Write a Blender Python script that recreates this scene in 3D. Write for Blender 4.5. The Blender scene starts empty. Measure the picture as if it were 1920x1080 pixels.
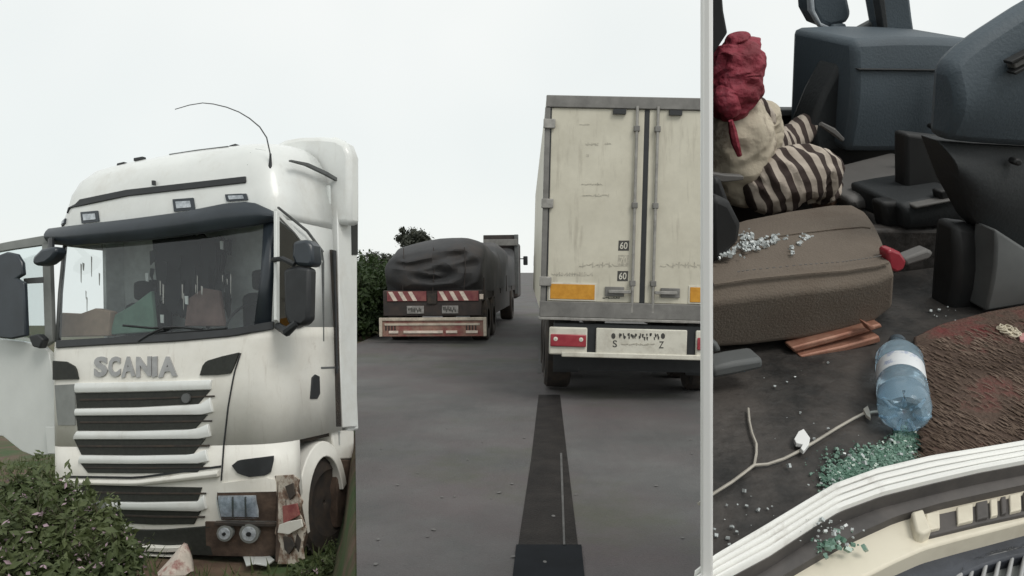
import bpy, bmesh, math, random
from mathutils import Vector, Matrix, noise
from mathutils.bvhtree import BVHTree
random.seed(7)
R = math.radians
S = bpy.context.scene
COL = S.collection
# ---------------------------------------------------------------- camera
FPX = 1500.0
PITCH = math.atan(35 / FPX)
CAM = Vector((0, 0, 1.7))
RT = Vector((1, 0, 0)); FW = Vector((0, math.cos(PITCH), -math.sin(PITCH))); UP = Vector((0, math.sin(PITCH), math.cos(PITCH)))
cd = bpy.data.cameras.new("camera"); co = bpy.data.objects.new("camera", cd); COL.objects.link(co)
co.location = CAM; co.rotation_euler = (R(90) - PITCH, 0, 0)
cd.sensor_width = 36; cd.lens = 36 * FPX / 1920; cd.clip_start = 0.05; cd.clip_end = 3000
S.camera = co
# ---------------------------------------------------------------- sky, sun, exposure
W = bpy.data.worlds.new("World"); S.world = W; W.use_nodes = True
nt = W.node_tree; bg = nt.nodes["Background"]
sky = nt.nodes.new("ShaderNodeTexSky"); sky.sky_type = 'NISHITA'; sky.sun_disc = False
sky.sun_elevation = R(48); sky.sun_rotation = R(146)
tc = nt.nodes.new("ShaderNodeTexCoord")
nz = nt.nodes.new("ShaderNodeTexNoise"); nz.inputs["Scale"].default_value = 1.9; nz.inputs["Detail"].default_value = 3
rp = nt.nodes.new("ShaderNodeValToRGB")
rp.color_ramp.elements[0].position = .3; rp.color_ramp.elements[0].color = (7.5, 7.95, 7.85, 1)
rp.color_ramp.elements[1].position = .7; rp.color_ramp.elements[1].color = (8.9, 9.0, 8.75, 1)
mx = nt.nodes.new("ShaderNodeMix"); mx.data_type = 'RGBA'; mx.inputs[0].default_value = .94
nt.links.new(tc.outputs["Generated"], nz.inputs["Vector"]); nt.links.new(nz.outputs["Fac"], rp.inputs[0])
nt.links.new(sky.outputs[0], mx.inputs[6]); nt.links.new(rp.outputs[0], mx.inputs[7])
nt.links.new(mx.outputs[2], bg.inputs[0]); bg.inputs[1].default_value = 0.112
sl = bpy.data.lights.new("sun", 'SUN'); sl.energy = 1.3; sl.angle = R(22); sl.color = (1, .96, .9)
so = bpy.data.objects.new("sun", sl); COL.objects.link(so); so.rotation_euler = (R(42), 0, R(34))
S.view_settings.view_transform = 'Standard'; S.view_settings.look = 'None'
S.view_settings.gamma = 1; S.view_settings.exposure = 0.0; S.view_settings.use_curve_mapping = False

# ---------------------------------------------------------------- pixel rays and frames
def ray(px, py): return FW + RT * ((px - 960) / FPX) - UP * ((py - 540) / FPX)
def at(px, py, d): return CAM + ray(px, py) * d
def gp(px, py, z=0):
    r = ray(px, py); return CAM + r * ((z - CAM.z) / r.z)
class Frame:
    def __init__(s, o, X, Y, Z): s.o = o; s.ax = (X, Y, Z)
    def w(s, x, y, z): return s.o + s.ax[0] * x + s.ax[1] * y + s.ax[2] * z
    def l(s, P): v = P - s.o; return Vector([v.dot(a) for a in s.ax])
    def hit(s, px, py, i, v):
        r = ray(px, py); n = s.ax[i]
        return CAM + r * ((v - (CAM - s.o).dot(n)) / r.dot(n))
    def plane(s, i, v):
        def f(px, py):
            P = s.hit(px, py, i, v); n = s.ax[i]
            return P, (n if n.dot(CAM - P) > 0 else -n)
        return f

# ---------------------------------------------------------------- materials
def mat(name, col, rough=.6, var=.12, scale=6, metal=0, bump=0, bscale=60, col2=None, spec=.5, detail=5, trans=0, coat=0, stretch=None):
    m = bpy.data.materials.new(name); m.use_nodes = True; n = m.node_tree; b = n.nodes["Principled BSDF"]
    b.inputs["Roughness"].default_value = rough; b.inputs["Metallic"].default_value = metal
    b.inputs["Specular IOR Level"].default_value = spec
    if trans: b.inputs["Transmission Weight"].default_value = trans
    if coat: b.inputs["Coat Weight"].default_value = coat
    t = n.nodes.new("ShaderNodeTexCoord"); x = n.nodes.new("ShaderNodeTexNoise")
    x.inputs["Scale"].default_value = scale; x.inputs["Detail"].default_value = detail; x.inputs["Roughness"].default_value = .65
    src = t.outputs["Object"]
    if stretch:
        mp = n.nodes.new("ShaderNodeMapping"); mp.inputs["Scale"].default_value = stretch
        n.links.new(src, mp.inputs[0]); src = mp.outputs[0]
    n.links.new(src, x.inputs["Vector"])
    r = n.nodes.new("ShaderNodeValToRGB"); e = r.color_ramp.elements
    c2 = col2 or [min(1, c * (1 + var)) for c in col]; c1 = col if col2 else [c * (1 - var) for c in col]
    e[0].position = .36; e[1].position = .66; e[0].color = (*c1, 1); e[1].color = (*c2, 1)
    n.links.new(x.outputs["Fac"], r.inputs[0]); n.links.new(r.outputs[0], b.inputs["Base Color"])
    if bump:
        y = n.nodes.new("ShaderNodeTexNoise"); y.inputs["Scale"].default_value = bscale; y.inputs["Detail"].default_value = 4
        n.links.new(src, y.inputs["Vector"])
        bp = n.nodes.new("ShaderNodeBump"); bp.inputs["Strength"].default_value = bump; bp.inputs["Distance"].default_value = .02
        n.links.new(y.outputs["Fac"], bp.inputs["Height"]); n.links.new(bp.outputs[0], b.inputs["Normal"])
    return m
def add_layer(m, col, scale, lo, hi, amt=1, axis=None, a0=0, a1=1, stretch=None):
    """blend a second colour (dirt, stain) over the base; optional ramp along an object axis"""
    n = m.node_tree; b = n.nodes["Principled BSDF"]; old = b.inputs["Base Color"].links[0].from_socket
    t = n.nodes.new("ShaderNodeTexCoord"); x = n.nodes.new("ShaderNodeTexNoise")
    x.inputs["Scale"].default_value = scale; x.inputs["Detail"].default_value = 6; x.inputs["Roughness"].default_value = .7
    src = t.outputs["Object"]
    if stretch:
        mp = n.nodes.new("ShaderNodeMapping"); mp.inputs["Scale"].default_value = stretch
        n.links.new(src, mp.inputs[0]); src = mp.outputs[0]
    n.links.new(src, x.inputs["Vector"])
    mr = n.nodes.new("ShaderNodeMapRange"); mr.inputs[1].default_value = lo; mr.inputs[2].default_value = hi; mr.inputs[4].default_value = amt
    n.links.new(x.outputs["Fac"], mr.inputs[0]); fac = mr.outputs[0]
    if axis is not None:
        sp = n.nodes.new("ShaderNodeSeparateXYZ"); n.links.new(t.outputs["Object"], sp.inputs[0])
        m2 = n.nodes.new("ShaderNodeMapRange"); m2.inputs[1].default_value = a0; m2.inputs[2].default_value = a1
        n.links.new(sp.outputs[axis], m2.inputs[0])
        mu = n.nodes.new("ShaderNodeMath"); mu.operation = 'MULTIPLY'
        n.links.new(fac, mu.inputs[0]); n.links.new(m2.outputs[0], mu.inputs[1]); fac = mu.outputs[0]
    mixn = n.nodes.new("ShaderNodeMix"); mixn.data_type = 'RGBA'
    n.links.new(fac, mixn.inputs[0]); n.links.new(old, mixn.inputs[6]); mixn.inputs[7].default_value = (*col, 1)
    n.links.new(mixn.outputs[2], b.inputs["Base Color"]); return m
def glass(name, tint, refl=.12, rough=.02, body=0, bodycol=(.3, .3, .3)):
    m = bpy.data.materials.new(name); m.use_nodes = True; n = m.node_tree; n.nodes.clear()
    o = n.nodes.new("ShaderNodeOutputMaterial"); tr = n.nodes.new("ShaderNodeBsdfTransparent"); tr.inputs[0].default_value = (*tint, 1)
    gl = n.nodes.new("ShaderNodeBsdfGlossy"); gl.inputs["Roughness"].default_value = rough; gl.inputs[0].default_value = (.95, .97, 1, 1)
    fc = n.nodes.new("ShaderNodeLayerWeight"); fc.inputs[0].default_value = .5
    lw = n.nodes.new("ShaderNodeMath"); lw.operation = 'POWER'; lw.inputs[1].default_value = 4; n.links.new(fc.outputs["Facing"], lw.inputs[0])
    ad = n.nodes.new("ShaderNodeMath"); ad.operation = 'ADD'; ad.inputs[1].default_value = refl; ad.use_clamp = True
    n.links.new(lw.outputs[0], ad.inputs[0])
    mxs = n.nodes.new("ShaderNodeMixShader"); n.links.new(ad.outputs[0], mxs.inputs[0])
    n.links.new(tr.outputs[0], mxs.inputs[1]); n.links.new(gl.outputs[0], mxs.inputs[2]); out = mxs.outputs[0]
    if body:
        df = n.nodes.new("ShaderNodeBsdfDiffuse"); df.inputs[0].default_value = (*bodycol, 1)
        t = n.nodes.new("ShaderNodeTexCoord"); x = n.nodes.new("ShaderNodeTexNoise"); x.inputs["Scale"].default_value = 5; x.inputs["Detail"].default_value = 6
        n.links.new(t.outputs["Object"], x.inputs["Vector"])
        mr = n.nodes.new("ShaderNodeMapRange"); mr.inputs[1].default_value = .3; mr.inputs[2].default_value = .8; mr.inputs[3].default_value = body * .6; mr.inputs[4].default_value = body * 1.5
        n.links.new(x.outputs["Fac"], mr.inputs[0])
        m3 = n.nodes.new("ShaderNodeMixShader"); n.links.new(mr.outputs[0], m3.inputs[0]); n.links.new(out, m3.inputs[1]); n.links.new(df.outputs[0], m3.inputs[2]); out = m3.outputs[0]
    n.links.new(out, o.inputs[0]); return m
M = {}
M['white'] = add_layer(mat('white_paint', (.72, .735, .715), .38, .05, 2.0, coat=.3), (.42, .37, .30), 2.6, .5, .85, .4)
M['white_low'] = add_layer(add_layer(mat('dusty_white_paint', (.76, .745, .69), .45, .06, 2.0), (.46, .40, .31), 1.2, .42, .85, .45), (.2, .12, .07), 5, .62, .8, .45)
add_layer(M['white'], (.42, .40, .36), 3, .6, .85, .5, stretch=(5, 5, .5)); add_layer(M['white_low'], (.40, .35, .28), 3, .58, .8, .55, stretch=(5, 5, .6))
M['offwhite'] = mat('door_white_paint', (.58, .60, .58), .4, .05, 2)
M['visor'] = mat('smoked_visor_plastic', (.028, .036, .045), .3, .15, 4)
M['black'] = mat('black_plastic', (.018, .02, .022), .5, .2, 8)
M['slot'] = mat('grille_black_mesh', (.022, .024, .02), .7, .25, 30)
M['rubber'] = mat('dark_rubber', (.03, .027, .025), .85, .3, 8, col2=(.06, .045, .034))
M['grey'] = mat('grey_plastic', (.22, .23, .22), .6, .1, 6)
M['midgrey'] = mat('mid_grey_plastic', (.1, .105, .105), .6, .15, 6)
M['silver'] = mat('brushed_letter_metal', (.38, .38, .38), .4, .12, 10, metal=.4)
M['chrome'] = mat('lamp_reflector', (.30, .33, .36), .3, .2, 18, col2=(.62, .66, .70), metal=.1)
M['mud'] = mat('mud_caked_metal', (.045, .03, .022), .9, .3, 7, col2=(.105, .07, .05), bump=.4, bscale=20)
M['red_lens'] = mat('red_lens', (.27, .02, .035), .3, .3, 8, col2=(.36, .05, .06))
M['lens_dull'] = mat('dull_red_lens', (.20, .045, .045), .5, .3, 14, col2=(.32, .12, .10))
M['amber'] = mat('amber_board', (.5, .22, .015), .5, .12, 12, col2=(.62, .3, .03))
M['lamp_glass'] = glass('headlamp_glass', (.95, .97, 1), .08)
M['windscreen'] = glass('windscreen_glass', (.86, .9, .9), .045, body=.022, bodycol=(.35, .38, .38))
M['door_glass'] = glass('dark_door_glass', (.10, .12, .14), .06)
M['pane_glass'] = glass('open_door_pane_glass', (.90, .94, .94), .10)
M['interior'] = mat('cab_interior_grey', (.62, .65, .63), .9, .2, 3)
M['cab_dark'] = mat('dark_cab_matte', (.014, .016, .017), .95, .3, 8)
M['brown'] = mat('brown_cardboard', (.26, .19, .14), .9, .15, 6)
M['green_cloth'] = mat('green_cloth', (.10, .17, .13), .9, .2, 5)
M['maroon'] = mat('maroon_cloth', (.13, .085, .075), .9, .3, 5)

def link(o): COL.objects.link(o); return o
def tag(o, label, cat, group=None, kind=None):
    if label: o['label'] = label
    if cat: o['category'] = cat
    if group: o['group'] = group
    if kind: o['kind'] = kind
    return o
def thing(name, loc, label, cat, group=None):
    o = bpy.data.objects.new(name, None); o.empty_display_size = .1; o.location = loc; link(o); return tag(o, label, cat, group)
def root_loc(o):
    p = Vector((0, 0, 0))
    while o is not None: p = p + Vector(o.location); o = o.parent
    return p

class MB:
    def __init__(s): s.v = []; s.f = []
    def add(s, vs, fs):
        k = len(s.v); s.v += [Vector(v) for v in vs]; s.f += [[i + k for i in f] for f in fs]; return s
    def hexa(s, p):   # 8 points: bottom 4 ccw, top 4 ccw
        return s.add(p, [(3, 2, 1, 0), (4, 5, 6, 7), (0, 1, 5, 4), (1, 2, 6, 5), (2, 3, 7, 6), (3, 0, 4, 7)])
    def box(s, fr, a, b):
        (x0, y0, z0), (x1, y1, z1) = a, b
        return s.hexa([fr.w(*q) for q in ((x0, y0, z0), (x1, y0, z0), (x1, y1, z0), (x0, y1, z0), (x0, y0, z1), (x1, y0, z1), (x1, y1, z1), (x0, y1, z1))])
    def tube(s, pts, r, n=8, cap=True):
        pts = [Vector(p) for p in pts]; rs = r if isinstance(r, (list, tuple)) else [r] * len(pts)
        k = len(s.v); up = Vector((.13, .2, .97)).normalized()
        for i, p in enumerate(pts):
            t = (pts[min(i + 1, len(pts) - 1)] - pts[max(i - 1, 0)]).normalized()
            if abs(t.dot(up)) > .98: u = t.cross(Vector((1, 0, 0))).normalized()
            else: u = t.cross(up).normalized()
            w = t.cross(u)
            for j in range(n):
                a = 2 * math.pi * j / n; s.v.append(p + (u * math.cos(a) + w * math.sin(a)) * rs[i])
        for i in range(len(pts) - 1):
            for j in range(n):
                a, b = k + i * n + j, k + i * n + (j + 1) % n; s.f.append([a, b, b + n, a + n])
        if cap: s.f.append([k + j for j in range(n)][::-1]); s.f.append([k + (len(pts) - 1) * n + j for j in range(n)])
        return s
    def lathe(s, o, ax, prof, n=24):  # prof: (along, radius)
        ax = ax.normalized(); u = ax.cross(Vector((0.3, .5, .81))).normalized(); w = ax.cross(u); k = len(s.v)
        for (h, r) in prof:
            for j in range(n):
                a = 2 * math.pi * j / n; s.v.append(o + ax * h + (u * math.cos(a) + w * math.sin(a)) * r)
        for i in range(len(prof) - 1):
            for j in range(n):
                a, b = k + i * n + j, k + i * n + (j + 1) % n; s.f.append([a, b, b + n, a + n])
        return s
    def poly(s, mp, pts, off=0, th=.03):   # polygon traced in pixels on a surface, given thickness
        q = [mp(*p) for p in pts]; n = len(q); k = len(s.v)
        s.v += [p + nn * off for p, nn in q] + [p + nn * (off - th) for p, nn in q]
        s.f.append([k + i for i in range(n)]); s.f.append([k + n + i for i in range(n)][::-1])
        for i in range(n): s.f.append([k + i, k + n + i, k + n + (i + 1) % n, k + (i + 1) % n])
        return s
    def band(s, mp, top, bot, off=0, th=.03, nu=10, nv=2, crown=0):   # slab that follows the surface
        def res(pl, t):
            L = [0]
            for a, b in zip(pl, pl[1:]): L.append(L[-1] + math.hypot(b[0] - a[0], b[1] - a[1]))
            d = t * L[-1]
            for i in range(len(pl) - 1):
                if d <= L[i + 1] or i == len(pl) - 2:
                    w = (d - L[i]) / max(1e-6, L[i + 1] - L[i]); return (pl[i][0] + (pl[i + 1][0] - pl[i][0]) * w, pl[i][1] + (pl[i + 1][1] - pl[i][1]) * w)
        k = len(s.v); O = []; I = []
        for j in range(nv + 1):
            for i in range(nu + 1):
                a = res(top, i / nu); b = res(bot, i / nu); t = j / nv
                P, n = mp(a[0] + (b[0] - a[0]) * t, a[1] + (b[1] - a[1]) * t)
                c = crown * math.sin(math.pi * t)
                O.append(P + n * (off + c)); I.append(P + n * (off - th))
        s.v += O + I; m = len(O); w = nu + 1
        for j in range(nv):
            for i in range(nu):
                q = [k + j * w + i, k + j * w + i + 1, k + (j + 1) * w + i + 1, k + (j + 1) * w + i]
                s.f.append(q); s.f.append([x + m for x in q][::-1])
        rim = [i for i in range(w)] + [j * w + nu for j in range(1, nv + 1)] + [nv * w + i for i in range(nu - 1, -1, -1)] + [j * w for j in range(nv - 1, 0, -1)]
        for a, b in zip(rim, rim[1:] + rim[:1]): s.f.append([k + a, k + a + m, k + b + m, k + b])
        return s
    def build(s, name, m, parent=None, bevel=0, smooth=True, sub=0, origin=None, label=None):
        me = bpy.data.meshes.new(name)
        o0 = root_loc(parent) if parent else (origin if origin is not None else (sum(s.v, Vector()) / len(s.v)))
        me.from_pydata([v - o0 for v in s.v], [], s.f); me.validate()
        b = bmesh.new(); b.from_mesh(me); bmesh.ops.remove_doubles(b, verts=b.verts, dist=1e-5); bmesh.ops.recalc_face_normals(b, faces=b.faces)
        if smooth:
            for f in b.faces: f.smooth = True
            for e in b.edges:
                if len(e.link_faces) == 2 and e.calc_face_angle(0) > R(38): e.smooth = False
        b.to_mesh(me); b.free()
        me.materials.append(m); o = bpy.data.objects.new(name, me); link(o)
        if parent: o.parent = parent
        else: o.location = o0
        if bevel:
            md = o.modifiers.new("bevel", 'BEVEL'); md.width = bevel; md.segments = 2; md.limit_method = 'ANGLE'; md.angle_limit = R(40)
        if sub:
            md = o.modifiers.new("sub", 'SUBSURF'); md.levels = sub; md.render_levels = sub
        if label: o['label'] = label
        return o
def circ(cx, cy, rx, ry=None, n=20): return [(cx + rx * math.cos(2 * math.pi * i / n), cy + (ry or rx) * math.sin(2 * math.pi * i / n)) for i in range(n)]
def text_mesh(txt, bold=0.0):
    cu = bpy.data.curves.new("lettering", 'FONT'); cu.body = txt; cu.offset = bold; cu.fill_mode = 'FRONT'; cu.resolution_u = 3
    o = bpy.data.objects.new("lettering", cu); link(o); dg = bpy.context.evaluated_depsgraph_get(); dg.update()
    me = bpy.data.meshes.new_from_object(o.evaluated_get(dg)); bpy.data.objects.remove(o)
    vs = [Vector(v.co) for v in me.vertices]; fs = [list(p.vertices) for p in me.polygons]; bpy.data.meshes.remove(me)
    x0 = min(v.x for v in vs); x1 = max(v.x for v in vs); y0 = min(v.y for v in vs); y1 = max(v.y for v in vs)
    return [((v.x - x0) / max(1e-6, x1 - x0), (v.y - y0) / max(1e-6, y1 - y0)) for v in vs], fs
def text_on(mp, txt, quad, off, th, bold=0.0):
    """quad: pixel corners tl,tr,br,bl; returns an MB of solid letters"""
    uv, fs = text_mesh(txt, bold); tl, tr, br, bl = quad; b = MB(); O = []; I = []
    for (u, v) in uv:
        x = (bl[0] * (1 - u) + br[0] * u) * (1 - v) + (tl[0] * (1 - u) + tr[0] * u) * v
        y = (bl[1] * (1 - u) + br[1] * u) * (1 - v) + (tl[1] * (1 - u) + tr[1] * u) * v
        P, n = mp(x, y); O.append(P + n * off); I.append(P + n * (off - th))
    ec = {}
    for f in fs:
        for a, c in zip(f, f[1:] + f[:1]): ec[(a, c)] = 1
    m = len(O); F = [list(f) for f in fs]
    for (a, c) in ec:
        if (c, a) not in ec: F.append([a, a + m, c + m, c])
    return b.add(O + I, F)

# ================================================================ GROUND AND ROAD
def sstep(a, b, x):
    t = min(1, max(0, (x - a) / (b - a))); return t * t * (3 - 2 * t)
def edge(Y): return -0.198 * max(Y, 1.0) if Y < 18 else -3.56 + (Y - 18) * .019
TH, ROLL, PIT = R(19), R(4.6), R(4)
tX = Vector((math.cos(TH) * math.cos(ROLL), -math.sin(TH) * math.cos(ROLL), math.sin(ROLL)))
tY = Vector((math.sin(TH), math.cos(TH), 0)) * math.cos(PIT) - Vector((0, 0, math.sin(PIT)))
tZ = tX.cross(tY).normalized(); tY = tZ.cross(tX)
LT = Frame(at(515, 640, 6.74), tX, tY, tZ)      # lorry frame: x along its front, y to its rear, z up
def lorry_plane(X, Y):
    o = LT.w(0, 0, -1.9); return o.z - (tZ.x * (X - o.x) + tZ.y * (Y - o.y)) / tZ.z
def height(X, Y):
    t = X - edge(Y)
    if t >= 0: return -.035
    pl = min(lorry_plane(X, Y), -.45) if Y < 30 else -.7 - .11 * (Y - 10) * .6
    pl = max(pl, -40)
    near = -.05 - .02 * min(-t, 3)
    w = 1 - sstep(12, 17, Y)
    w = max(w, sstep(-1.2, -5.5, X + .2 * Y) if Y > 12 else 1)
    h = near * (1 - w) + pl * w
    b = sstep(0, -.16, t)
    h = -.035 * (1 - b) + h * b
    if t < -.1 and Y < 40: h += .05 * math.sin(X * 2.3 + Y * 1.7) * math.sin(Y * 2.9 - X) * b
    return h
ts = [-300, -200, -130, -90, -60, -40, -28, -20, -15, -11, -8.5, -7, -6, -5, -4.3, -3.7, -3.2, -2.7, -2.3, -1.9, -1.5, -1.2, -.95, -.7, -.55, -.42, -.34, -.26, -.18, -.1, -.04, 0, 2, 5, 9, 15, 40, 120]
ys = [-12, -6, -2, 0, 1, 1.6] + [2 + .35 * i for i in range(40)] + [16 + .8 * i for i in range(24)] + [36, 40, 50, 65, 90, 130, 180, 260, 400]
b = MB()
for Y in ys:
    for t in ts:
        X = edge(Y) + t; b.v.append(Vector((X, Y, height(X, Y))))
n = len(ts)
for j in range(len(ys) - 1):
    for i in range(n - 1): b.f.append([j * n + i, j * n + i + 1, (j + 1) * n + i + 1, (j + 1) * n + i])
mg = add_layer(mat('verge_soil', (.075, .045, .028), .95, .3, 3, col2=(.13, .085, .055), bump=.5, bscale=8), (.04, .07, .018), .9, .42, .58, 1)
gr = b.build('ground', mg, origin=Vector((0, 0, 0))); gr['kind'] = 'structure'
# road sheet
b = MB(); Ys = [-8, 0, 1, 2, 4, 6, 9, 12, 15, 17.9, 18, 24, 32, 45, 70, 120, 220, 400]
for Y in Ys:
    for i in range(9):
        x0 = edge(Y) + .01; b.v.append(Vector((x0 + (7.0 + Y * .019 - x0) * i / 8, Y, 0)))
for j in range(len(Ys) - 1):
    for i in range(8): b.f.append([j * 9 + i, j * 9 + i + 1, (j + 1) * 9 + i + 1, (j + 1) * 9 + i])
mr_ = mat('asphalt', (.088, .088, .087), .75, .2, .8, col2=(.13, .128, .126), bump=.5, bscale=70, spec=.3)
add_layer(mr_, (.112, .086, .088), .30, .42, .62, .6); add_layer(mr_, (.082, .088, .058), .26, .52, .66, .75); add_layer(mr_, (.045, .046, .05), .55, .5, .75, .6, stretch=(1, .25, 1))
add_layer(mr_, (.21, .20, .19), 55, .60, .74, .7); add_layer(mr_, (.03, .03, .03), 48, .60, .74, .7)
rd = b.build('road', mr_, origin=Vector((0, 0, 0))); rd['kind'] = 'structure'
def ground_map(z): return lambda px, py: (gp(px, py, z), Vector((0, 0, 1)))
mt_ = mat('worn_black_tar', (.014, .0125, .012), .7, .25, 3, col2=(.03, .026, .024), bump=.3, bscale=50, spec=.12)
MS = mat('tar_dark_end', (.011, .013, .016), .8, .2, 4, spec=.12)
st = MB().band(ground_map(.004), [(1010, 740), (996, 860), (971, 1026)], [(1050, 740), (1064, 860), (1084, 1026)], 0, .002, 12, 4).build('tar_strip', mt_); st['kind'] = 'structure'
s2 = MB().band(ground_map(.004), [(968, 1022), (958, 1110)], [(1090, 1022), (1099, 1110)], .004, .003, 3, 3).build('tar_patch', MS); s2['kind'] = 'structure'
mpnt = mat('faded_road_paint', (.085, .083, .08), .8, .3, 5)
for q in ([(1050, 850), (1056, 1024)], [(1046, 960), (1050, 1024)][:0]):
    if q: o = MB().band(ground_map(.004), q, [(x + 4, y) for x, y in q], .004, .003, 6, 1).build('paint_line', mpnt); o['kind'] = 'structure'
o = MB().band(ground_map(.004), [(1011, 632), (1008, 700)], [(1014, 632), (1014, 700)], 0, .002, 6, 1).build('lane_dash', mpnt); o['kind'] = 'structure'
# grit on the road
mst = mat('pale_grit', (.15, .145, .14), .9, .3, 20)
proto = None
for i in range(26):
    px = random.uniform(670, 1310); py = 800 + 280 * random.random() ** .8
    P = gp(px, py, .006); r = random.uniform(.006, .015)
    if proto is None:
        bm_ = MB().lathe(Vector((0, 0, 0)), Vector((0, 0, 1)), [(-.4, .2), (-.2, .8), (.1, 1), (.5, .6), (.6, .05)], 7)
        proto = bm_.build('stone', mst, origin=Vector((0, 0, 0))); o = proto
    else: o = proto.copy(); link(o)
    o.location = P; o.scale = (r * random.uniform(.8, 1.8), r, r * .6); o.rotation_euler = (0, 0, random.uniform(0, 6))
    tag(o, 'small pale stone lying loose on the dark asphalt in front of the trailer', 'stone', 'loose stones on the asphalt')

# ================================================================ PLANTS
def leaves(b, c, rad, n, size, flat=.6, shell=.5, noise=None):
    for i in range(n):
        d = Vector((random.gauss(0, 1), random.gauss(0, 1), random.gauss(0, 1))).normalized()
        r = (shell + (1 - shell) * random.random()) if random.random() < .8 else random.random()
        p = c + Vector((d.x * rad[0], d.y * rad[1], d.z * rad[2])) * r
        s = size * random.choice((.45, .7, 1, 1.3, 1.8)) * random.uniform(.8, 1.2)
        nrm = (d + Vector((random.gauss(0, .6), random.gauss(0, .6), random.gauss(.3, .6)))).normalized()
        u = nrm.cross(Vector((random.gauss(0, 1), random.gauss(0, 1), random.gauss(0, 1)))).normalized(); w = nrm.cross(u)
        k = len(b.v); b.v += [p - u * s, p + w * s * .42 + nrm * s * .1, p + u * s, p - w * s * .42 + nrm * s * .1]; b.f.append([k, k + 1, k + 2, k + 3])
def leafmat(name, c1, c2):
    m = mat(name, c1, .65, .2, 2.5, col2=c2); n = m.node_tree; bsd = n.nodes["Principled BSDF"]
    tl = n.nodes.new("ShaderNodeBsdfTranslucent"); n.links.new(bsd.inputs["Base Color"].links[0].from_socket, tl.inputs[0])
    mxx = n.nodes.new("ShaderNodeMixShader"); mxx.inputs[0].default_value = .25; out = n.nodes["Material Output"]
    n.links.new(bsd.outputs[0], mxx.inputs[1]); n.links.new(tl.outputs[0], mxx.inputs[2]); n.links.new(mxx.outputs[0], out.inputs[0]); return m
M['leaf'] = leafmat('bush_leaf', (.055, .08, .026), (.125, .15, .06))
M['leaf2'] = leafmat('hedge_leaf', (.022, .042, .011), (.045, .075, .02))
M['leaf3'] = leafmat('tree_leaf', (.04, .045, .035), (.07, .075, .055))
M['flower'] = mat('pale_mauve_flower', (.36, .26, .3), .8, .2, 6)
M['stem'] = mat('plant_stem', (.06, .06, .03), .8, .2, 6)
def bush(name, label, cat, base, blobs, n, size, lm, flowers=0, group=None, fcol=None):
    t = thing(name, base, label, cat, group)
    st = MB(); fo = MB(); fl = MB()
    for (c, rad) in blobs:
        st.tube([base + (c - base) * .02 + Vector((random.uniform(-.1, .1), random.uniform(-.1, .1), -.03)), base + (c - base) * .5 + Vector((.03, 0, .05)), c], [.018, .012, .005], 5)
        leaves(fo, c, rad, int(n / len(blobs)), size)
        for q in range(9):
            d = Vector((random.gauss(0, .7), random.gauss(0, .6), random.random() + .4)).normalized(); e = c + Vector((d.x * rad[0], d.y * rad[1], d.z * rad[2])) * random.uniform(1.1, 1.75)
            st.tube([c, (c + e) / 2 + Vector((.02, .01, .03)), e], [.008, .005, .002], 4)
            leaves(fo, e, (size * 1.6, size * 1.6, size * 3), 14, size * .8)
        if flowers: leaves(fl, c, [r * 1.06 for r in rad], int(flowers / len(blobs)), size * .5, shell=.92)
    st.build('stem', M['stem'], t); fo.build('foliage', lm, t, smooth=False)
    if flowers: fl.build('flowers', fcol or M['flower'], t, smooth=False)['kind'] = 'stuff'
    return t
# flowering bush in front of the lorry, bottom left
bl = []
for (px, py, d, r) in [(40, 900, 5.2, .2), (95, 905, 5.1, .19), (50, 980, 4.8, .26), (120, 970, 4.9, .26), (175, 960, 4.9, .18), (205, 1010, 4.8, .2), (100, 1050, 4.6, .26), (170, 1060, 4.7, .26), (20, 1050, 4.6, .28), (225, 1070, 4.8, .15), (130, 915, 5.2, .13), (150, 1110, 4.6, .3), (60, 1120, 4.5, .3), (195, 975, 5.0, .13)]:
    bl.append((at(px, py + 48, d), (r, r, r * .9)))
base = at(110, 1000, 4.9); base.z = height(base.x, base.y)
bush('flowering_bush', 'green bush with small pale mauve flowers in front of the white lorry', 'bush', base, bl, 22000, .028, M['leaf'], 1800)
# low plants by the lorry wheel
for i, (px, py, d, r, lb) in enumerate([(628, 1062, 6.6, .13, 'low scrubby weed growing beside the lorry front wheel'), (585, 1085, 6.3, .10, 'tiny leafy weed under the broken lorry bumper corner')]):
    c = at(px, py, d); bb = c.copy(); bb.z = height(c.x, c.y)
    bush('weed', lb, 'weed', bb, [(c, (r, r, r * .8)), (c + Vector((-.1, .05, -.05)), (r * .8, r * .8, r * .6))], 500, .03, M['leaf'], 60)
# grass strip on the far left behind the open door
gb = MB()
for i in range(9000):
    if i % 3:
        X = random.uniform(-9.5, -3.5); Y = random.uniform(6.5, 16)
        if X > -.2 * Y - .6: continue
    else:
        Y = random.uniform(3.8, 9.5); X = edge(Y) - random.uniform(.3, 3.2)
    if random.random() < .35 and Y < 9: continue
    L0 = LT.l(Vector((X, Y, 0)))
    if -2.6 < L0.x < .05 and L0.y > -.1 and Y < 10: continue
    z = height(X, Y); h = random.uniform(.06, .2); a = random.uniform(0, 6.28); d = Vector((math.cos(a), math.sin(a), 0)) * .012
    tip = Vector((X + random.gauss(0, .06), Y + random.gauss(0, .06), z + h)); k = len(gb.v)
    gb.v += [Vector((X, Y, z)) - d, Vector((X, Y, z)) + d, tip]; gb.f.append([k, k + 1, k + 2])
o = gb.build('grass', M['leaf'], origin=Vector((-4, 8, -1)), smooth=False); tag(o, 'short green grass on the sloping verge', 'grass', kind='stuff')
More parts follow.
